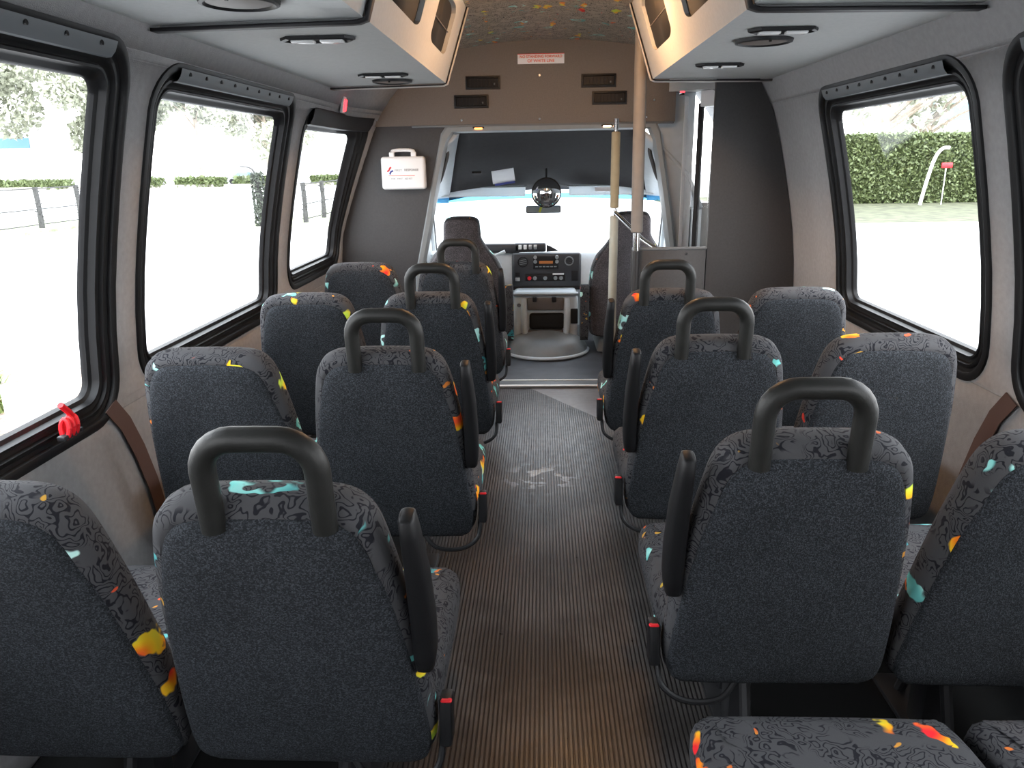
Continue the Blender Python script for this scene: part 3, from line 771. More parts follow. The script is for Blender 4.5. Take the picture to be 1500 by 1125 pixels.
# rear panel keeps near the lower edges, leaves a patterned band along the top and shoulders
OUTP = [(a, b * .95) for a, b in [(0, .030), (.07, .032), (.108, .040), (.130, .060), (.144, .092), (.156, .14), (.168, .20), (.181, .30), (.192, .40), (.199, .49), (.200, .55), (.192, .582), (.165, .596), (.09, .600), (0, .600)]]
PLOOPS = [('seed',)]
def make_seat(kind):
    """kind: 'left' / 'right' aisle seats (armrest on the aisle side), 'window'"""
    root = bpy.data.objects.new('passenger_seat', None); col.objects.link(root)
    # local origin: floor under the top rear edge of the back
    piv = bpy.data.objects.new('tmp', None)
    def shift_up(o):
        for v in o.data.vertices: v.co.z += .852
    b = seat_body(OUT, OUTLOOPS, (0, -.30), 'fabric', 'backrest', root); shift_up(b)
    p = seat_body(OUTP, [(-.006, .014), (-.003, .002), (.003, -.001), (.012, -.004), (.04, -.007), (.12, -.008)], (0, -.31), 'weave', 'rear_panel', b); shift_up(p)
    # cushion
    bm = bm_()
    half = [(0, .0), (.19, .0), (.205, .012), (.212, .05), (.214, .25), (.212, .42), (.200, .455), (.17, .468), (0, .472)]
    hp_ = spline([Vector(q) for q in half], 4); full = hp_ + [Vector((-q.x, q.y)) for q in reversed(hp_[1:-1])]
    a = sum(full[i - 1].x * full[i].y - full[i].x * full[i - 1].y for i in range(len(full)))
    if a < 0: full.reverse()
    L = []
    for d, z in ((.03, .335), (.008, .340), (.0, .360), (.0, .405), (.006, .425), (.02, .438), (.05, .444), (.10, .446)):
        L.append([(q.x, q.y * .93 + .158, z - .05 * (.0 if q.y < .3 else ((q.y - .3) / .17) ** 2) * (1 if z > .37 else 0) * .35) for q in offset2(full, d)])
    rows = loft(bm, L, True)
    for r in (rows[0], rows[-1]):
        c = sum((v.co for v in r), Vector()) / len(r); v = bm.verts.new(c); n = len(r)
        for i in range(n): bm.faces.new((r[i], r[(i + 1) % n], v))
    bmesh.ops.recalc_face_normals(bm, faces=bm.faces)
    cu = obj('seat_cushion', bm, 'fabric', root, angle=60)
    # frame and pedestal
    bm = bm_(); box(bm, (0, .36, .315), (.36, .44, .04), .008)
    for sx in (-1, 1):
        tube(bm, [(sx * .165, .16, .32), (sx * .165, .145, .40), (sx * .150, .06, .76)], .011, 8)
    obj('seat_frame', bm, 'metal', root)
    bm = bm_(); box(bm, (0, .36, .155), (.05, .07, .30), .008, 2); box(bm, (0, .36, .010), (.09, .36, .020), .005, 2)
    tube(bm, [(0, .24, .02), (0, .34, .28)], .013, 8); tube(bm, [(0, .48, .02), (0, .38, .28)], .013, 8)
    obj('pedestal', bm, 'metal', root)
    # belt buckle pouch and strap loop on the aisle side / centre
    sd = {'left': 1, 'right': -1, 'window': 0}[kind]
    if sd:
        bk = bm_(); box(bk, (sd * .232, .150, .385), (.022, .045, .085), .006, 2, Matrix.Rotation(R(-12), 3, 'X')); bko = obj('belt_buckle', bk, 'arm', root)
        bm = bm_(); box(bm, (sd * .234, .140, .428), (.019, .012, .005), .002, 1, Matrix.Rotation(R(-12), 3, 'X')); q = obj('release_button', bm, 'red', bko); q['label'] = 'red release button'
        bm = bm_(); tube(bm, spline([(sd * .222, .16, .34), (sd * .215, .135, .295), (sd * .17, .12, .270), (sd * .10, .125, .272), (sd * .06, .15, .31)], 5), .006, 8); obj('belt_strap', bm, 'black', root)
        # armrest folded up beside the back
        bm = bm_(); c, s_ = math.cos(REC), math.sin(REC)
        prof = []
        # (distance down from top, thickness half x, half depth y)
        secs = [(.060, .009, .014), (.064, .012, .020), (.10, .0135, .026), (.18, .017, .031), (.28, .0185, .033), (.34, .018, .033), (.362, .016, .030), (.367, .012, .024)]
        L = []
        for w, hx, hy in secs:
            w -= .03; cy = w * s_ + .026 * c; cz = .852 - w * c + .026 * s_
            bend = .010 * math.sin((w - .06) / .31 * PI)
            ring = []
            for k in range(16):
                a = 2 * PI * k / 16; ex = math.copysign(abs(math.cos(a)) ** .6, math.cos(a)); ey = math.copysign(abs(math.sin(a)) ** .6, math.sin(a))
                ring.append((sd * (.209 + bend * .3) + hx * ex, cy + hy * ey * c + bend, cz + hy * ey * s_))
            L.append(ring)
        loft(bm, L, True, True, True); bmesh.ops.recalc_face_normals(bm, faces=bm.faces)
        obj('armrest', bm, 'arm', root, angle=50)
        # grab handle
        bm = bm_(); ox = sd * .020; pts = []
        def hp2(u, up): return (ox + u, -up * s_ * .5 + .002, .885 + up)
        pts = [hp2(-.078, -.07), hp2(-.078, .02)]
        for k in range(0, 7):
            a = R(180 - 90 * k / 6); pts.append(hp2(-.030 + .048 * math.cos(a), .022 + .048 * math.sin(a)))
        for k in range(0, 7):
            a = R(90 - 90 * k / 6); pts.append(hp2(.030 + .048 * math.cos(a), .022 + .048 * math.sin(a)))
        pts += [hp2(.078, .02), hp2(.078, -.07)]
        out = [pts[0]]
        for q in pts[1:]:
            if (Vector(q) - Vector(out[-1])).length > .002: out.append(q)
        tube(bm, out, .0178, 16); obj('grab_handle', bm, 'handle', root)
    root['category'] = 'seat'
    return root
protos = {k: make_seat(k) for k in ('left', 'right', 'window')}
used = set()
def set_back(o):  # the rearmost right seats have their backs set further aft
    for ch in o.children:
        if ch.name.split('.')[0] in ('backrest', 'armrest', 'grab_handle'): ch.location.y -= .085
def place(kind, x, y, label, group, name='passenger_seat'):
    if kind in used: o = copy_tree(protos[kind])
    else: o = protos[kind]; used.add(kind)
    o.location = (x, y, 0); o.name = name
    tag(o, label, 'seat', group)
    return o
LY = [.90, 1.72, 2.53, 3.36]; RY = [.44, 1.12, 1.83, 2.56]
G = 'passenger seats in rows beside the aisle'
LN = ['nearest the viewer, at the lower left', 'second row from the viewer', 'third row from the viewer', 'frontmost row, just behind the driver area']
for y, n in zip(LY, LN):
    place('left', -.399, y + .012, 'left aisle seat with grab handle, ' + n, G)
LN2 = ['cut off by the left picture edge in the nearest row', 'in the second row, under the large second left window', 'in the third row, in front of the second left window pillar', 'in the frontmost row, beneath the first aid case']
for y, n in zip(LY, LN2):
    place('window', -.837, y + .012, 'left window seat ' + n, G)
RN = ['in the nearest right row, patterned cushion at bottom right', 'with large grab handle in the second right row', 'with grab handle in the third right row, middle of the bus', 'with grab handle in the frontmost right row, before the low panel']
for y, n in reversed(list(zip(RY, RN))):
    o = place('right', .449, y + .012, 'right aisle seat ' + n, G)
    if y < .5: set_back(o)
RN2 = ['in the nearest right row, cushion corner at the bottom right edge', 'in the second right row, cut off by the right picture edge', 'in the third right row below the window', 'in the frontmost right row, before the tall dark partition']
for y, n in reversed(list(zip(RY, RN2))):
    o = place('window', .889, y + .012, 'right window seat ' + n, G)
    if y < .5: set_back(o)

# ------------------------------------------------ cab seats
CABOUT = [(0, 0), (.07, .003), (.105, .018), (.118, .05), (.122, .11), (.128, .15), (.17, .22), (.22, .28), (.255, .36), (.27, .46), (.272, .66), (.262, .80), (.23, .85), (.12, .86), (0, .862)]
CABPAN = [(0, .012), (.065, .015), (.095, .028), (.106, .055), (.110, .11), (.118, .155), (.16, .228), (.205, .29), (.238, .365), (.252, .46), (.255, .66), (.246, .79), (.22, .835), (.12, .846), (0, .848)]
def cab_seat(x, y, top, arm, label):
    root = thing('cab_seat', label, 'seat', (x, y, 0), 0, 'high backed seats in the cab')
    b = seat_body(CABOUT, [(.04, .008), (.02, .003), (.006, .014), (0, .035), (0, .08), (.008, .105), (.03, .118), (.07, .115)], (0, -.5), 'fabric', 'backrest', root, R(9))
    for v in b.data.vertices: v.co.z += top
    p = seat_body(CABPAN, [(-.005, .012), (0, .0), (.01, -.003), (.05, -.006)], (0, -.5), 'cabweave', 'rear_panel', b, R(9))
    for v in p.data.vertices: v.co.z += top
    bm = bm_(); box(bm, (0, .42, .20), (.52, .50, .16), .04, 4); obj('seat_cushion', bm, 'fabric', root)
    bm = bm_(); box(bm, (0, .40, .06), (.42, .42, .12), .02, 2, None, (.9, .9)); obj('seat_base', bm, 'cabgrey', root)
    bm = bm_()
    ring = spline([(0, .505), (.02, .50), (.045, .47), (.05, .40), (.045, .2), (.03, .14), (0, .125), (-.03, .14), (-.04, .2), (-.045, .4), (-.04, .47), (-.02, .50)], 4, True)
    loft(bm, [[(arm + sx * .031 * k, .05 + q.x * (.9 if k < 1 else 1) * 1., q.y if k == 1 else .31 + (q.y - .31) * .94) for q in ring] for sx, k in ((-1, .8), (-1, 1), (1, 1), (1, .8))] if False else [[(arm + xx, .05 + q.x * sc, .31 + (q.y - .31) * sc) for q in ring] for xx, sc in ((-.030, .86), (-.026, 1), (.026, 1), (.030, .86))], True, True, True)
    bmesh.ops.recalc_face_normals(bm, faces=bm.faces)
    obj('armrest', bm, 'fabric', root)
cab_seat(-.529, 4.93, .945, .303, 'high backed driver seat seen from behind, before the steering wheel')
cab_seat(.585, 4.93, .965, -.305, 'high backed front passenger seat seen behind the two poles')

# ------------------------------------------------ dashboard
D = thing('dashboard', 'grey dashboard with dark centre panel, radio and vents below the windshield', 'dashboard', (.03, 5.5, 0))
def dpart(name, bm, mat, parent=None, **k): return obj(name, bm, mat, parent or D, **k)
bm = bm_(); prism(bm, [(0.0, .36), (0.02, .60), (.05, .645), (.12, .665), (.50, .600), (.60, .56), (.60, .34), (.3, .30)], -.865, .865, 'x')
dpart('dash_body', bm, 'cablight', angle=30)
bm = bm_(); box(bm, (0, -.012, .527), (.505, .05, .262), .022, 3); cp = dpart('centre_panel', bm, 'cabdark')
bm = bm_(); box(bm, (0, -.018, .402), (.50, .05, .028), .008, 2); dpart('lower_lip', bm, 'gasket')
def ring(name, x, z, r, mat, parent, hole=True):
    bm = bm_(); n = 20
    loft(bm, [[(x + rr * math.cos(2 * PI * k / n), y, z + rr * math.sin(2 * PI * k / n)) for k in range(n)] for rr, y in ((r, -.037), (r * .96, -.046), (r * .80, -.046), (r * .74, -.036))], True, False, True)
    return obj(name, bm, mat, parent)
v1 = ring('round_vent', -.172, .594, .040, 'gasket', cp); v2 = ring('round_vent', .163, .598, .034, 'cabgrey', cp)
for v_, x, z, mt in ((v1, -.172, .594, 'cabgrey'), (v2, .163, .598, 'cabdark')):
    for dz in (-.014, 0, .014):
        bm = bm_(); box(bm, (x, -.043, z + dz), (.055, .004, .003), 0, 1, Matrix.Rotation(R(-12), 3, 'Y')); obj('slat', bm, mt, v_)
bm = bm_(); box(bm, (-.005, -.040, .590), (.185, .012, .095), .004); rad = obj('radio', bm, 'gasket', cp)
for x in (-.082, .075):
    for z in (.628, .596):
        bm = bm_(); cyl(bm, (x, -.045, z), (x, -.062, z), .0135, 16, .012); obj('knob', bm, 'alu', rad)
bm = bm_(); box(bm, (-.004, -.047, .592), (.10, .004, .020)); obj('display', bm, 'display', rad)
for k in range(6):
    bm = bm_(); box(bm, (-.072 + k * .027, -.047, .560), (.020, .004, .007), .001); obj('button', bm, 'cabgrey', rad)
bm = bm_(); box(bm, (-.01, -.040, .480), (.29, .012, .052), .004); hv = obj('climate_control', bm, 'gasket', cp)
for x, mt in ((-.125, 'red'), (-.085, 'cabgrey'), (-.01, 'cabgrey'), (.065, 'cabgrey'), (.105, 'cabgrey')):
    bm = bm_(); cyl(bm, (x, -.045, .477), (x, -.060, .477), .015, 16, .013); obj('dial', bm, mt, hv)
bm = bm_(); box(bm, (.085, -.047, .506), (.082, .004, .011)); obj('label_strip', bm, 'white', hv)
for z in (.505, .468):
    bm = bm_(); box(bm, (-.212, -.040, z), (.034, .012, .026), .003); obj('switch', bm, 'alu' if z < .48 else 'gasket', cp)
bm = bm_(); box(bm, (.205, -.038, .49), (.048, .008, .075), .003); obj('outlet_panel', bm, 'gasket', cp)
# instrument cluster and pod with four switches
bm = bm_(); box(bm, (-.36, .05, .690), (.34, .12, .07), .018, 3); dpart('instrument_cluster', bm, 'cabdark')
bm = bm_(); box(bm, (-.12, .04, .694), (.235, .10, .066), .014, 3); pod = dpart('switch_pod', bm, 'cabdark')
for k, mt in enumerate(('amber', 'white', 'alu', 'alu')):
    bm = bm_(); box(bm, (-.192 + k * .037, -.012, .698), (.023, .008, .032), .003)
    obj('switch', bm, 'lens' if mt == 'amber' else mt, pod)
bm = bm_(); prism(bm, [(.0, .66), (.0, .712), (.03, .70), (.09, .665)], 0.01, .08, 'y'); dpart('pod_end', bm, 'cabdark')
bm = bm_(); box(bm, (.60, -.002, .628), (.36, .03, .012)); dpart('side_vent', bm, 'cabdark')
# lower console and engine cover
E_ = thing('engine_cover', 'grey engine cover between the cab seats with cupholder cubby and domed front', 'engine cover', (.02, 5.2, 0))
bm = bm_(); box(bm, (.0, .14, .225), (.455, .30, .36), .03, 3); obj('console_body', bm, 'cablight', E_)
bm = bm_(); box(bm, (0, -.005, .405), (.46, .06, .02), .008, 2); obj('tray', bm, 'cabgrey', E_)
for s in (-1, 1):
    bm = bm_(); tube(bm, [(s * .150, -.02, .375), (s * .150, -.035, .33), (s * .148, -.04, .16), (s * .135, -.035, .07)], [.018, .022, .022, .016], 10); obj('console_rib', bm, 'alu' if 0 else 'cablight', E_)
bm = bm_(); box(bm, (.0, -.022, .338), (.255, .03, .085), .008); obj('ashtray_door', bm, 'brown', E_)
bm = bm_(); box(bm, (.01, -.030, .218), (.245, .02, .112), .022, 4); obj('cubby', bm, 'hole', E_)
bm = bm_(); box(bm, (.0, -.022, .105), (.25, .03, .10), .012); obj('lower_panel', bm, 'brown', E_)
bm = bm_(); box(bm, (.202, -.012, .248), (.05, .02, .105), .006); obj('side_cubby', bm, 'hole', E_)
for x in (-.075, .06):
    bm = bm_(); box(bm, (x, -.045, .375), (.03, .02, .035), .005); obj('clip', bm, 'gasket', E_)
bm = bm_(); cyl(bm, (-.185, -.012, .33), (-.185, -.03, .33), .014, 12); obj('socket', bm, 'chrome', E_)
bm = bm_(); rows = []
for k in range(9):
    a = R(90 * k / 8); n = 25
    rows.append([(.0 + (.30 * math.sin(a)) * math.cos(PI * j / (n - 1)), .02 - (.30 * math.sin(a)) * math.sin(PI * j / (n - 1)), .005 + .15 * math.cos(a)) for j in range(n)])
loft(bm, rows[1:], closed=False); 
bmesh.ops.recalc_face_normals(bm, faces=bm.faces); obj('domed_cover', bm, 'cabgrey', E_)
bm = bm_(); tube(bm, [(.302 * math.cos(PI * j / 24), .02 - .305 * math.sin(PI * j / 24), .008) for j in range(25)], .012, 8); obj('rubber_seal', bm, 'cablight', E_)
# steering wheel
S = thing('steering_wheel', 'dark steering wheel with pale rim highlight beyond the driver seat', 'steering wheel', (-.50, 5.25, .56))
mt = Matrix.Rotation(R(-58), 4, 'X')
bm = bm_(); tube(bm, [mt @ Vector((.205 * math.cos(2 * PI * k / 40), .205 * math.sin(2 * PI * k / 40), 0)) for k in range(41)], .015, 12); obj('rim', bm, 'cabgrey', S)
bm = bm_(); box(bm, (0, 0, 0), (.16, .13, .05), .02, 3); bm.transform(mt); obj('hub', bm, 'cabgrey', S)
for a in (20, 160, 270):
    bm = bm_(); tube(bm, [mt @ Vector((.05 * math.cos(R(a)), .05 * math.sin(R(a)), -.01)), mt @ Vector((.2 * math.cos(R(a)), .2 * math.sin(R(a)), 0))], .012, 8); obj('spoke', bm, 'cabgrey', S)
bm = bm_(); tube(bm, [mt @ Vector((0, 0, -.02)), (0, .26, -.02)], .03, 12); obj('column', bm, 'cabdark', S)
bm = bm_(); tube(bm, [(.03, .10, .06), (.17, .10, .10), (.235, .10, .125)], [.006, .008, .013], 10); obj('column_stalk', bm, 'cablight', S)
# visors, mirrors, paper, belt
for x0, x1, lab in ((-.705, -.115, 'folded grey sun visor above the driver side of the windshield'), (.185, .765, 'folded grey sun visor above the passenger side of the windshield')):
    vs_ = thing('sun_visor', lab, 'sun visor', ((x0 + x1) / 2, 5.33, 1.10), 0, 'sun visors above the windshield')
    bm = bm_(); box(bm, (0, 0, 0), (x1 - x0, .022, .075), .010, 3, Matrix.Rotation(R(-25), 3, 'X')); obj('visor_panel', bm, 'visor', vs_)
    bm = bm_(); cyl(bm, (-(x1 - x0) / 2 - .01, .0, .03), ((x1 - x0) / 2 + .01, .0, .03), .005, 8); obj('rod', bm, 'cabgrey', vs_)
    if x0 > 0:
        bm = bm_(); box(bm, (-.06, -.016, .004), (.11, .003, .03), 0, 1, Matrix.Rotation(R(-25), 3, 'X')); obj('visor_label', bm, 'paper', vs_)
mr = thing('convex_mirror', 'round convex mirror hanging at the top centre of the windshield', 'mirror', (.028, 5.1, 1.095))
bm = bm_(); n = 32
loft(bm, [[(r * math.cos(2 * PI * k / n), y, r * math.sin(2 * PI * k / n)) for k in range(n)] for r, y in ((.005, -.046), (.03, -.043), (.055, -.034), (.078, -.019), (.092, -.004))], True, True, False); bmesh.ops.recalc_face_normals(bm, faces=bm.faces); obj('mirror_dome', bm, 'mirror', mr)
bm = bm_(); loft(bm, [[(r * math.cos(2 * PI * k / n), y, r * math.sin(2 * PI * k / n)) for k in range(n)] for r, y in ((.091, -.006), (.098, -.004), (.099, .004), (.08, .014), (.02, .02))], True, False, True); bmesh.ops.recalc_face_normals(bm, faces=bm.faces); obj('rim', bm, 'black', mr)
bm = bm_(); tube(bm, [(0, .015, .02), (0, .03, .10), (0, .02, .17)], .007, 8); obj('bracket', bm, 'black', mr)
rv = thing('rear_view_mirror', 'small rear view mirror with yellow tag below the convex mirror', 'mirror', (.008, 5.36, .972))
bm = bm_(); box(bm, (0, 0, 0), (.245, .028, .052), .012, 3); obj('mirror_housing', bm, 'cabdark', rv)
bm = bm_(); box(bm, (0, -.0135, 0), (.225, .004, .04), .0015); obj('mirror_face', bm, 'cabgrey', rv)
bm = bm_(); tube(bm, [(0, .01, .02), (0, .05, .06), (0, .10, .085)], .007, 8); obj('bracket', bm, 'black', rv)
bm = bm_(); box(bm, (-.02, -.022, .004), (.016, .006, .045), .002, 1, Matrix.Rotation(R(20), 3, 'Y')); q = obj('air_tag', bm, simple('yellow tag', (.5, .5, .05), .6), rv)
pb = thing('taped_notice', 'white paper notice taped tilted to the dark cab headliner', 'paper', (-.25, 4.99, 1.208))
bm = bm_(); box(bm, (0, 0, 0), (.145, .004, .082), .001, 1, Matrix.Rotation(R(-8), 3, 'Y') @ Matrix.Rotation(R(-12), 3, 'X')); obj('sheet', bm, 'notice', pb)
bm = bm_(); box(bm, (.01, .002, -.045), (.13, .006, .016), .001, 1, Matrix.Rotation(R(-8), 3, 'Y') @ Matrix.Rotation(R(-12), 3, 'X')); obj('clip', bm, 'blue', pb)
bm = bm_(); box(bm, (-.42, 4.985, 1.232), (.06, .03, .016), .004); tag(obj('headliner_clip', bm, 'black'), 'small black clip on the headliner left of the white notice', 'clip')
sb = thing('seat_belt', 'grey driver seat belt hanging by the left cab pillar', 'seat belt', (-.755, 4.62, .28))
bm = bm_(); box(bm, (0, 0, .22), (.006, .045, 1.0), .001, 1, Matrix.Rotation(R(4), 3, 'Y')); obj('webbing', bm, 'cabgrey', sb)
bm = bm_(); box(bm, (.004, 0, .30), (.022, .05, .06), .005); obj('tongue', bm, 'brown', sb)
for s in (-1, 1):
    gp = thing('grab_handle', 'moulded grab handle on the %s cab pillar trim' % ('left' if s < 0 else 'right'), 'grab handle', (.035 + s * .60, 4.56, 1.27), 0)
    bm = bm_(); tube(bm, spline([(s * .03, 0, .10), (-s * .012, 0, .085), (s * .01, 0, 0), (s * .045, 0, -.085), (s * .08, 0, -.10)], 5), .012, 10); obj('grip', bm, 'cabdark', gp)

# red ribbon tied on the first window latch
rb = thing('tied_ribbon', 'red ribbon knotted on the latch of the nearest left window sill', 'ribbon', (-1.125, 1.66, .715))
bm = bm_()
tube(bm, [(0, .0, .0), (0, -.02, .03), (-.0, -.045, .055)], .0075, 8); obj('tail', bm, 'ribbon', rb)
for k in range(3):
    bm = bm_(); tube(bm, [(.010 * math.cos(2 * PI * j / 14), -.012 - .016 * k + .004 * math.sin(2 * PI * j / 14), -.004 + .022 * math.sin(2 * PI * j / 14)) for j in range(15)], .006, 8); obj('loop', bm, 'ribbon', rb)
bm = bm_(); box(bm, (.0, -.03, -.022), (.02, .075, .012), .003); obj('latch', bm, 'metal', rb)

# reddish grab strap / belts hanging by the wall behind the window seats
for i, (s, y, lab) in enumerate(((-1, 1.98, 'reddish brown seat belt webbing on the left wall behind the second row'), (1, 2.02, 'reddish brown seat belt webbing on the right wall behind the third row'))):
    sx = wallx(s, y, .4, -.012)
    bm = bm_(); L = []
    for z, dy in ((.10, .06), (.25, .05), (.40, .02), (.52, -.02), (.62, -.07), (.69, -.13)):
        xx = wallx(s, y + dy, z, -.006)
        L.append([(xx, y + dy - .026, z - .01), (xx, y + dy + .026, z + .01), (xx - s * .003, y + dy + .026, z + .01), (xx - s * .003, y + dy - .026, z - .01)])
    loft(bm, L, True, True, True); bmesh.ops.recalc_face_normals(bm, faces=bm.faces)
    tag(obj('belt_webbing', bm, simple('russet webbing', (.10, .055, .045), .8)), lab, 'seat belt')

# ceiling lamps (lit, warm)
def dome(x, y, z, lab, e):
    r_ = thing('ceiling_lamp', lab, 'ceiling lamp', (x, y, z), 0)
    bm = bm_(); box(bm, (0, 0, -.010), (.16, .26, .020), .008, 2); obj('housing', bm, 'white', r_)
    bm = bm_(); box(bm, (0, 0, -.042), (.12, .22, .050), .016, 3); obj('lens', bm, emit('lamp glow', (1., .55, .25), e), r_)
dome(.14, 2.96, 1.948, 'warm lit ceiling lamp over the aisle between the racks', 125)

# ------------------------------------------------ outside
GZ = -.85
def slab(name, pts, z0, z1, mat, kind='structure', label=None, cat=None):
    bm = bm_(); prism(bm, pts, z0, z1, 'z'); o = obj(name, bm, mat, smooth=False)
    if label: tag(o, label, cat)
    else: o['kind'] = kind
    return o
slab('ground', [(-250, -60), (250, -60), (250, 260), (-250, 260)], GZ - .3, GZ, 'asphalt')
slab('ground', [(-9.5, 2.0), (-3.2, 2.0), (-3.2, 7.0), (-3.9, 7.75), (-9.5, 7.9)], GZ, GZ + .04, 'mulch')
slab('ground', [(6, 24), (40, 24), (40, 42), (6, 42)], GZ, GZ + .10, 'verge')
slab('kerb', [(5.8, 23.7), (40, 23.7), (40, 24), (5.8, 24)], GZ, GZ + .14, 'kerb')
slab('ground', [(-24, 23.6), (-17.2, 24.6), (-17.4, 31), (-24, 31)], GZ, GZ + .10, 'palegrass')
slab('kerb', [(-24, 23.3), (-17.0, 24.3), (-17.2, 24.6), (-24, 23.6)], GZ, GZ + .14, 'kerb')
slab('ground', [(-10.4, 25.6), (-5.5, 25.6), (-5.5, 37), (-10.4, 37)], GZ, GZ + .10, 'palegrass')
slab('kerb', [(-10.6, 25.3), (-5.5, 25.3), (-5.5, 25.6), (-10.6, 25.6)], GZ, GZ + .14, 'kerb')
slab('kerb', [(-90, 76), (-10, 80), (-10, 80.5), (-90, 76.5)], GZ, GZ + .3, 'kerb')

def leaves(bm, centre_fn, n, size, flat=False):
    for _ in range(n):
        c, nrm = centre_fn()
        u = Vector((random.gauss(0, 1), random.gauss(0, 1), random.gauss(0, 1))).normalized()
        v = u.cross(Vector((random.gauss(0, 1), random.gauss(0, 1), random.gauss(0, 1)))).normalized()
        s = size * random.uniform(.6, 1.4)
        vs = [bm.verts.new(c + u * s * a + v * s * b * .5) for a, b in ((-1, 0), (0, -1), (1, 0), (0, 1))]
        bm.faces.new(vs)
def hedge(x0, x1, y0, y1, z1, n, label, size=.14):
    root = thing('hedge', label, 'hedge', ((x0 + x1) / 2, (y0 + y1) / 2, GZ + .1))
    w, d, h = x1 - x0, y1 - y0, z1 - GZ
    bm = bm_(); box(bm, (0, 0, h / 2), (w * .97, d * .8, h * .94), .2, 2)
    obj('branches', bm, 'hedge', root)
    bm = bm_()
    def fn():
        f = random.random()
        if f < .62: return Vector((random.uniform(-w / 2, w / 2), -d / 2 * .92 + random.gauss(0, .09), random.uniform(0, h))), None
        if f < .9: return Vector((random.uniform(-w / 2, w / 2), random.uniform(-d / 2, d / 2), h * .97 + random.gauss(0, .07))), None
        return Vector((random.choice((-1, 1)) * w / 2, random.uniform(-d / 2, d / 2), random.uniform(0, h))), None
    leaves(bm, fn, n, size); obj('foliage', bm, 'hedge', root, smooth=False)
hedge(9.5, 26, 34.5, 37, 2.05, 42000, 'clipped green hedge beyond the kerb outside the right window', .085)
for x0, x1, lab in ((-46, -39.5, 'low shrub strip across the road outside the second left window, left piece'), (-38, -33, 'low shrub strip across the road outside the second left window, middle piece'), (-32, -26, 'low shrub strip across the road beside the ivy covered post'), (-58, -49, 'low shrub strip across the road outside the nearest left window'), (-24, -19, 'low shrub strip across the road seen through the small front left window')):
    hedge(x0, x1, 77.5 + (x1 + 58) * .05, 78.8 + (x1 + 58) * .05, GZ + .85, 900, lab, .2)
def tree(x, y, h, cr, n, label, trunk=.25, cz=.65, size=.35):
    root = thing('tree', label, 'tree', (x, y, GZ))
    bm = bm_(); tube(bm, [(0, 0, 0), (.1, 0, h * .25), (-.1, .1, h * .5), (0, 0, h * .8)], [trunk, trunk * .8, trunk * .6, trunk * .2], 8)
    for k in range(9):
        a = random.uniform(0, 2 * PI); z = h * random.uniform(.35, .6)
        tube(bm, [(0, 0, z), (cr * .4 * math.cos(a), cr * .4 * math.sin(a), z + h * .12), (cr * .85 * math.cos(a), cr * .85 * math.sin(a), z + h * random.uniform(.15, .3))], [trunk * .4, trunk * .25, trunk * .08], 6)
    obj('trunk', bm, 'bark', root)
    bm = bm_()
    blobs = [(Vector((random.gauss(0, cr * .45), random.gauss(0, cr * .45), h * cz + random.gauss(0, h * .13))), random.uniform(.3, .5) * cr) for _ in range(14)]
    def fn():
        c, r = random.choice(blobs)
        d = Vector((random.gauss(0, 1), random.gauss(0, 1), random.gauss(0, 1))).normalized()
        return c + d * r * random.uniform(.7, 1.05), None
    leaves(bm, fn, n, size); obj('crown', bm, 'tree', root, smooth=False)
tree(-69, 92, 16, 8, 15000, 'large pale leafy tree beyond the road at the far left', .4, .8, .4)
tree(-53, 96, 15, 6.5, 12000, 'pale leafy tree beyond the road near the first window pillar', .4, .8, .4)
tree(-41, 92, 14, 4.5, 9000, 'sparse pale tree high in the second left window', .3, .85)
tree(-30, 84.5, 12, 4, 8000, 'pale tree above the ivy covered post', .3, .75)
tree(-22, 66, 6, 2.4, 1500, 'rounded small tree in the small front left window', .2, .7, .2)
tree(17.6, 41, 9, 3.5, 900, 'brown trunked tree rising behind the right hedge', .38, .9, .25)
tree(24, 50, 9, 4, 1200, 'bushy tree behind the hedge near the right window top', .3, .6, .3)
# fences along the lane
def fence(x, ys, label):
    root = thing('post_fence', label, 'fence', (x, ys[0], GZ + .1))
    for y in ys:
        bm = bm_(); tube(bm, [(0, y - ys[0], 0), (0.02, y - ys[0], .7), (0, y - ys[0], 1.42)], [.10, .085, .09], 8)
        for k in range(26):
            a = random.uniform(0, 2 * PI); z = random.uniform(.1, 1.4)
            tube(bm, [(.08 * math.cos(a), y - ys[0] + .08 * math.sin(a), z), (.17 * math.cos(a), y - ys[0] + .17 * math.sin(a), z + .03)], [.02, .004], 4)
        obj('post', bm, 'post', root)
    for z in (.12, .65, 1.36):
        bm = bm_(); tube(bm, [(0, 0, z), (0, ys[-1] - ys[0], z + .02)], .022, 6); obj('rail', bm, 'post', root)
fence(-17.9, [22.2, 24.2, 26.6, 29.0], 'dark post and rail fence beside the road outside the nearest left window')
fence(-8.7, [27.8, 30.2, 32.8, 35.5], 'dark post and rail fence outside the small front left window')
iv = thing('ivy_post', 'dark ivy covered post at the kerb outside the second left window', 'post', (-9.75, 26.2, GZ + .1))
bm = bm_(); tube(bm, [(0, 0, 0), (0, 0, 1.0), (-.05, 0, 1.75)], [.14, .12, .1], 8); obj('post', bm, 'post', iv)
bm = bm_(); tube(bm, spline([(-.05, 0, 1.75), (-.2, 0, 1.95), (-.55, 0, 2.02)], 4), .03, 6); obj('spout', bm, 'post', iv)
bm = bm_(); leaves(bm, lambda: ((lambda a, z: (Vector((.2 * math.cos(a), .2 * math.sin(a), z)), None))(random.uniform(0, 2 * PI), random.uniform(.02, 1.8))), 700, .07); obj('foliage', bm, simple('dark ivy', (.05, .06, .045), .7, noise=.4), iv, smooth=False)
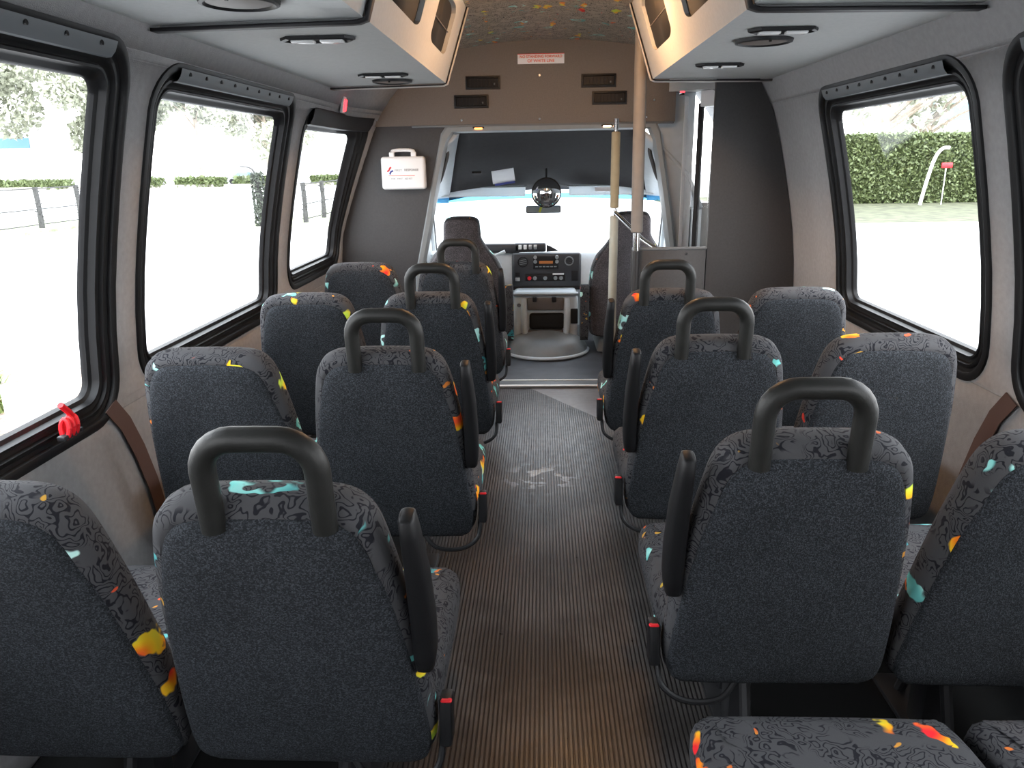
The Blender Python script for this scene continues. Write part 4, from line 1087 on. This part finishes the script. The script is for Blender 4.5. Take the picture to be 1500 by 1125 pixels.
bm = bm_(); tube(bm, spline([(16.0, 33.2, GZ + .1), (16.15, 33.2, 0.2), (16.35, 33.2, 1.1), (16.6, 33.2, 1.5), (16.9, 33.2, 1.55)], 5), .07, 8)  # curved white window reflection, built as a bent tube by the hedge
bp_ = obj('reflection_tube', bm, 'white'); tag(bp_, 'white bent tube imitating a window reflection, before the hedge outside the right window', 'reflection')
bm = bm_(); box(bm, (16.85, 33.1, .85), (.45, .05, .22), .03); rfs = obj('red_reflection', bm, 'red')  # red part of that reflection, built as a solid block
bm = bm_(); cyl(bm, (16.85, 33.15, GZ), (16.85, 33.15, .85), .02, 6); rfo = tag(obj('reflection_stake', bm, 'white'), 'thin added stake with red block imitating a window reflection, before the hedge', 'red_reflection'); rfs.parent = rfo  # added stake that carries the red block of the imitated reflection
# planting bed at lower left
pi_ = 0
spots = [(-5.6, 7.0), (-5.0, 6.25), (-4.2, 5.0), (-4.75, 5.55), (-5.85, 6.2), (-3.7, 4.2), (-6.6, 7.2), (-4.9, 4.6), (-5.6, 5.3)]
places = ['farthest clump', 'clump beside the white post', 'clump below the white post', 'clump left of the white post', 'outer clump at the picture edge', 'nearest clump by the window sill', 'clump by the road edge', 'clump low at the sill', 'clump in the lower corner']
for (x, y), lab in zip(spots, places):
    r_ = thing('leafy_clump', 'green strappy leafy plant in the mulch bed, ' + lab, 'plant', (x, y, GZ + .04), random.uniform(0, 6), 'green plants in the mulch bed')
    bm = bm_()
    for k in range(90):
        a = random.uniform(0, 2 * PI); L = random.uniform(.16, .34); w = random.uniform(.012, .024); r0_ = random.uniform(0, .14); a2 = random.uniform(0, 2 * PI)
        o_ = Vector((r0_ * math.cos(a2), r0_ * math.sin(a2), 0)); d = Vector((math.cos(a), math.sin(a), 0)); p = Vector((-d.y, d.x, 0))
        loft(bm, [[o_ + d * (L * t * .8) + Vector((0, 0, L * (t * 1.5 - t * t * 1.05))) + p * w * s * (1 - t * t) for s in (-1, 1)] for t in (0, .35, .7, 1)], closed=False)
    obj('leaves', bm, 'plant', r_)
bm = bm_(); box(bm, (-4.33, 5.75, GZ + .20), (.26, .10, .50), .01, 2); tag(obj('marker_post', bm, 'white'), 'short white marker post standing among the green plants', 'post')
# buildings and cars, far off
def building(x, y, w, d, h, label, band):
    root = thing('building', label, 'building', (x, y, GZ))
    bm = bm_(); box(bm, (0, 0, h / 2), (w, d, h)); obj('walls', bm, 'bldg', root, smooth=False)
    bm = bm_(); box(bm, (0, 0, h + .15), (w + .8, d + .8, .3), .05); obj('roof', bm, 'bldg', root)
    bm = bm_(); box(bm, (0, -d / 2 - .05, h * .62), (w * .96, .12, h * .15)); obj('fascia', bm, band, root)
    for k in range(6):
        bm = bm_(); box(bm, (-w / 2 + w * (k + .5) / 6, -d / 2 - .03, h * .32), (w * .11, .08, h * .24)); obj('window', bm, 'bglass' if band == 'bglass' else 'palewin', root)
building(-84, 112, 26, 10, 9, 'long pale building with blue fascia beyond the trees, far left', 'bluewall')
building(38, 66, 18, 8, 8.5, 'pale building with dark glazing behind the hedge, right window', 'bglass')
building(-40, 122, 30, 10, 9, 'overexposed pale building behind the road outside the second left window', 'bldg')
def car(x, y, rz, mat, label):
    root = thing('car', label, 'car', (x, y, GZ), rz)
    bm = bm_(); prof = [(-2.2, .35), (-2.25, .75), (-1.3, .95), (-.7, 1.42), (.8, 1.45), (1.5, 1.0), (2.15, .92), (2.25, .5), (2.2, .3), (-2.1, .28)]
    loft(bm, [[(u, s * .86, z) for u, z in prof] for s in (-1, 1)], True, True, True); bmesh.ops.recalc_face_normals(bm, faces=bm.faces)
    bmesh.ops.bevel(bm, geom=list(bm.edges), offset=.07, segments=2, affect='EDGES'); obj('body', bm, mat, root)
    for s in (-1, 1):
        bm = bm_(); prism(bm, [(-1.1, .98), (-.62, 1.35), (.72, 1.37), (1.25, 1.0)], s * .83, s * .875, 'y'); obj('side_glass', bm, 'bglass', root)
        for u in (-1.4, 1.4):
            bm = bm_(); cyl(bm, (u, s * .70, .33), (u, s * .90, .33), .33, 20); obj('wheel', bm, 'black', root)
car(-45.5, 86, .1, 'silvercar', 'silver car parked across the road outside the second left window')
car(-35.0, 90.5, .05, 'silvercar', 'silver car parked right of another across the road')
car(-72, 93, .1, 'bluecar', 'blue car parked under the trees at the far left')
car(18.3, 46, .2, 'bluecar', 'blue car behind the hedge at the left of the right window')
for c in bpy.data.objects:
    if c.get('label', '').startswith('blue car behind'): c.location.z = GZ + 1.3
slab('ground', [(8, 42), (60, 42), (60, 62), (8, 62)], GZ, GZ + 1.3, 'asphalt')

# ------------------------------------------------ light
w = bpy.data.worlds.new('overcast sky'); scene.world = w; w.use_nodes = True; nt = w.node_tree; N = NT(nt)
bg = nt.nodes['Background']
tc = N.node('ShaderNodeTexCoord'); sp = N.node('ShaderNodeSeparateXYZ'); N.link(tc.outputs['Generated'], sp.inputs[0])
up = N.step(sp.outputs[2], -.05, .6)
N.link(N.mix(up, (1., 1., 1.), (.86, .93, 1.)), bg.inputs['Color'])
bg.inputs['Strength'].default_value = 7.5
sun = bpy.data.lights.new('soft sun', 'SUN'); sun.energy = 4.0; sun.angle = R(40); sun.color = (1, .98, .95)
so = bpy.data.objects.new('soft_sun', sun); col.objects.link(so); so.rotation_euler = (R(35), R(25), 0)

# ------------------------------------------------ camera
F = 1095.
yaw, pitch, roll = CAMV = (-0.04305867579071607, 0.2899933833861843, .016)
cy, sy, cp_, sp_ = math.cos(yaw), math.sin(yaw), math.cos(pitch), math.sin(pitch)
f = Vector((sy * cp_, cy * cp_, -sp_)); r = Vector((cy, -sy, 0)); u = Vector((sy * sp_, cy * sp_, cp_))
c, s = math.cos(roll), math.sin(roll)
r2 = r * c - u * s; u2 = r * s + u * c
cam = bpy.data.cameras.new('camera'); co = bpy.data.objects.new('camera', cam); col.objects.link(co)
co.matrix_world = Matrix(((r2.x, u2.x, -f.x, 0), (r2.y, u2.y, -f.y, 0), (r2.z, u2.z, -f.z, 1.30), (0, 0, 0, 1)))
cam.sensor_width = 36; cam.lens = F * 36 / 1500; cam.clip_start = .02; cam.clip_end = 1000
scene.camera = co
vs = scene.view_settings; vs.view_transform = 'Standard'; vs.look = 'None'; vs.gamma = 1; vs.use_curve_mapping = False; vs.exposure = 0.12
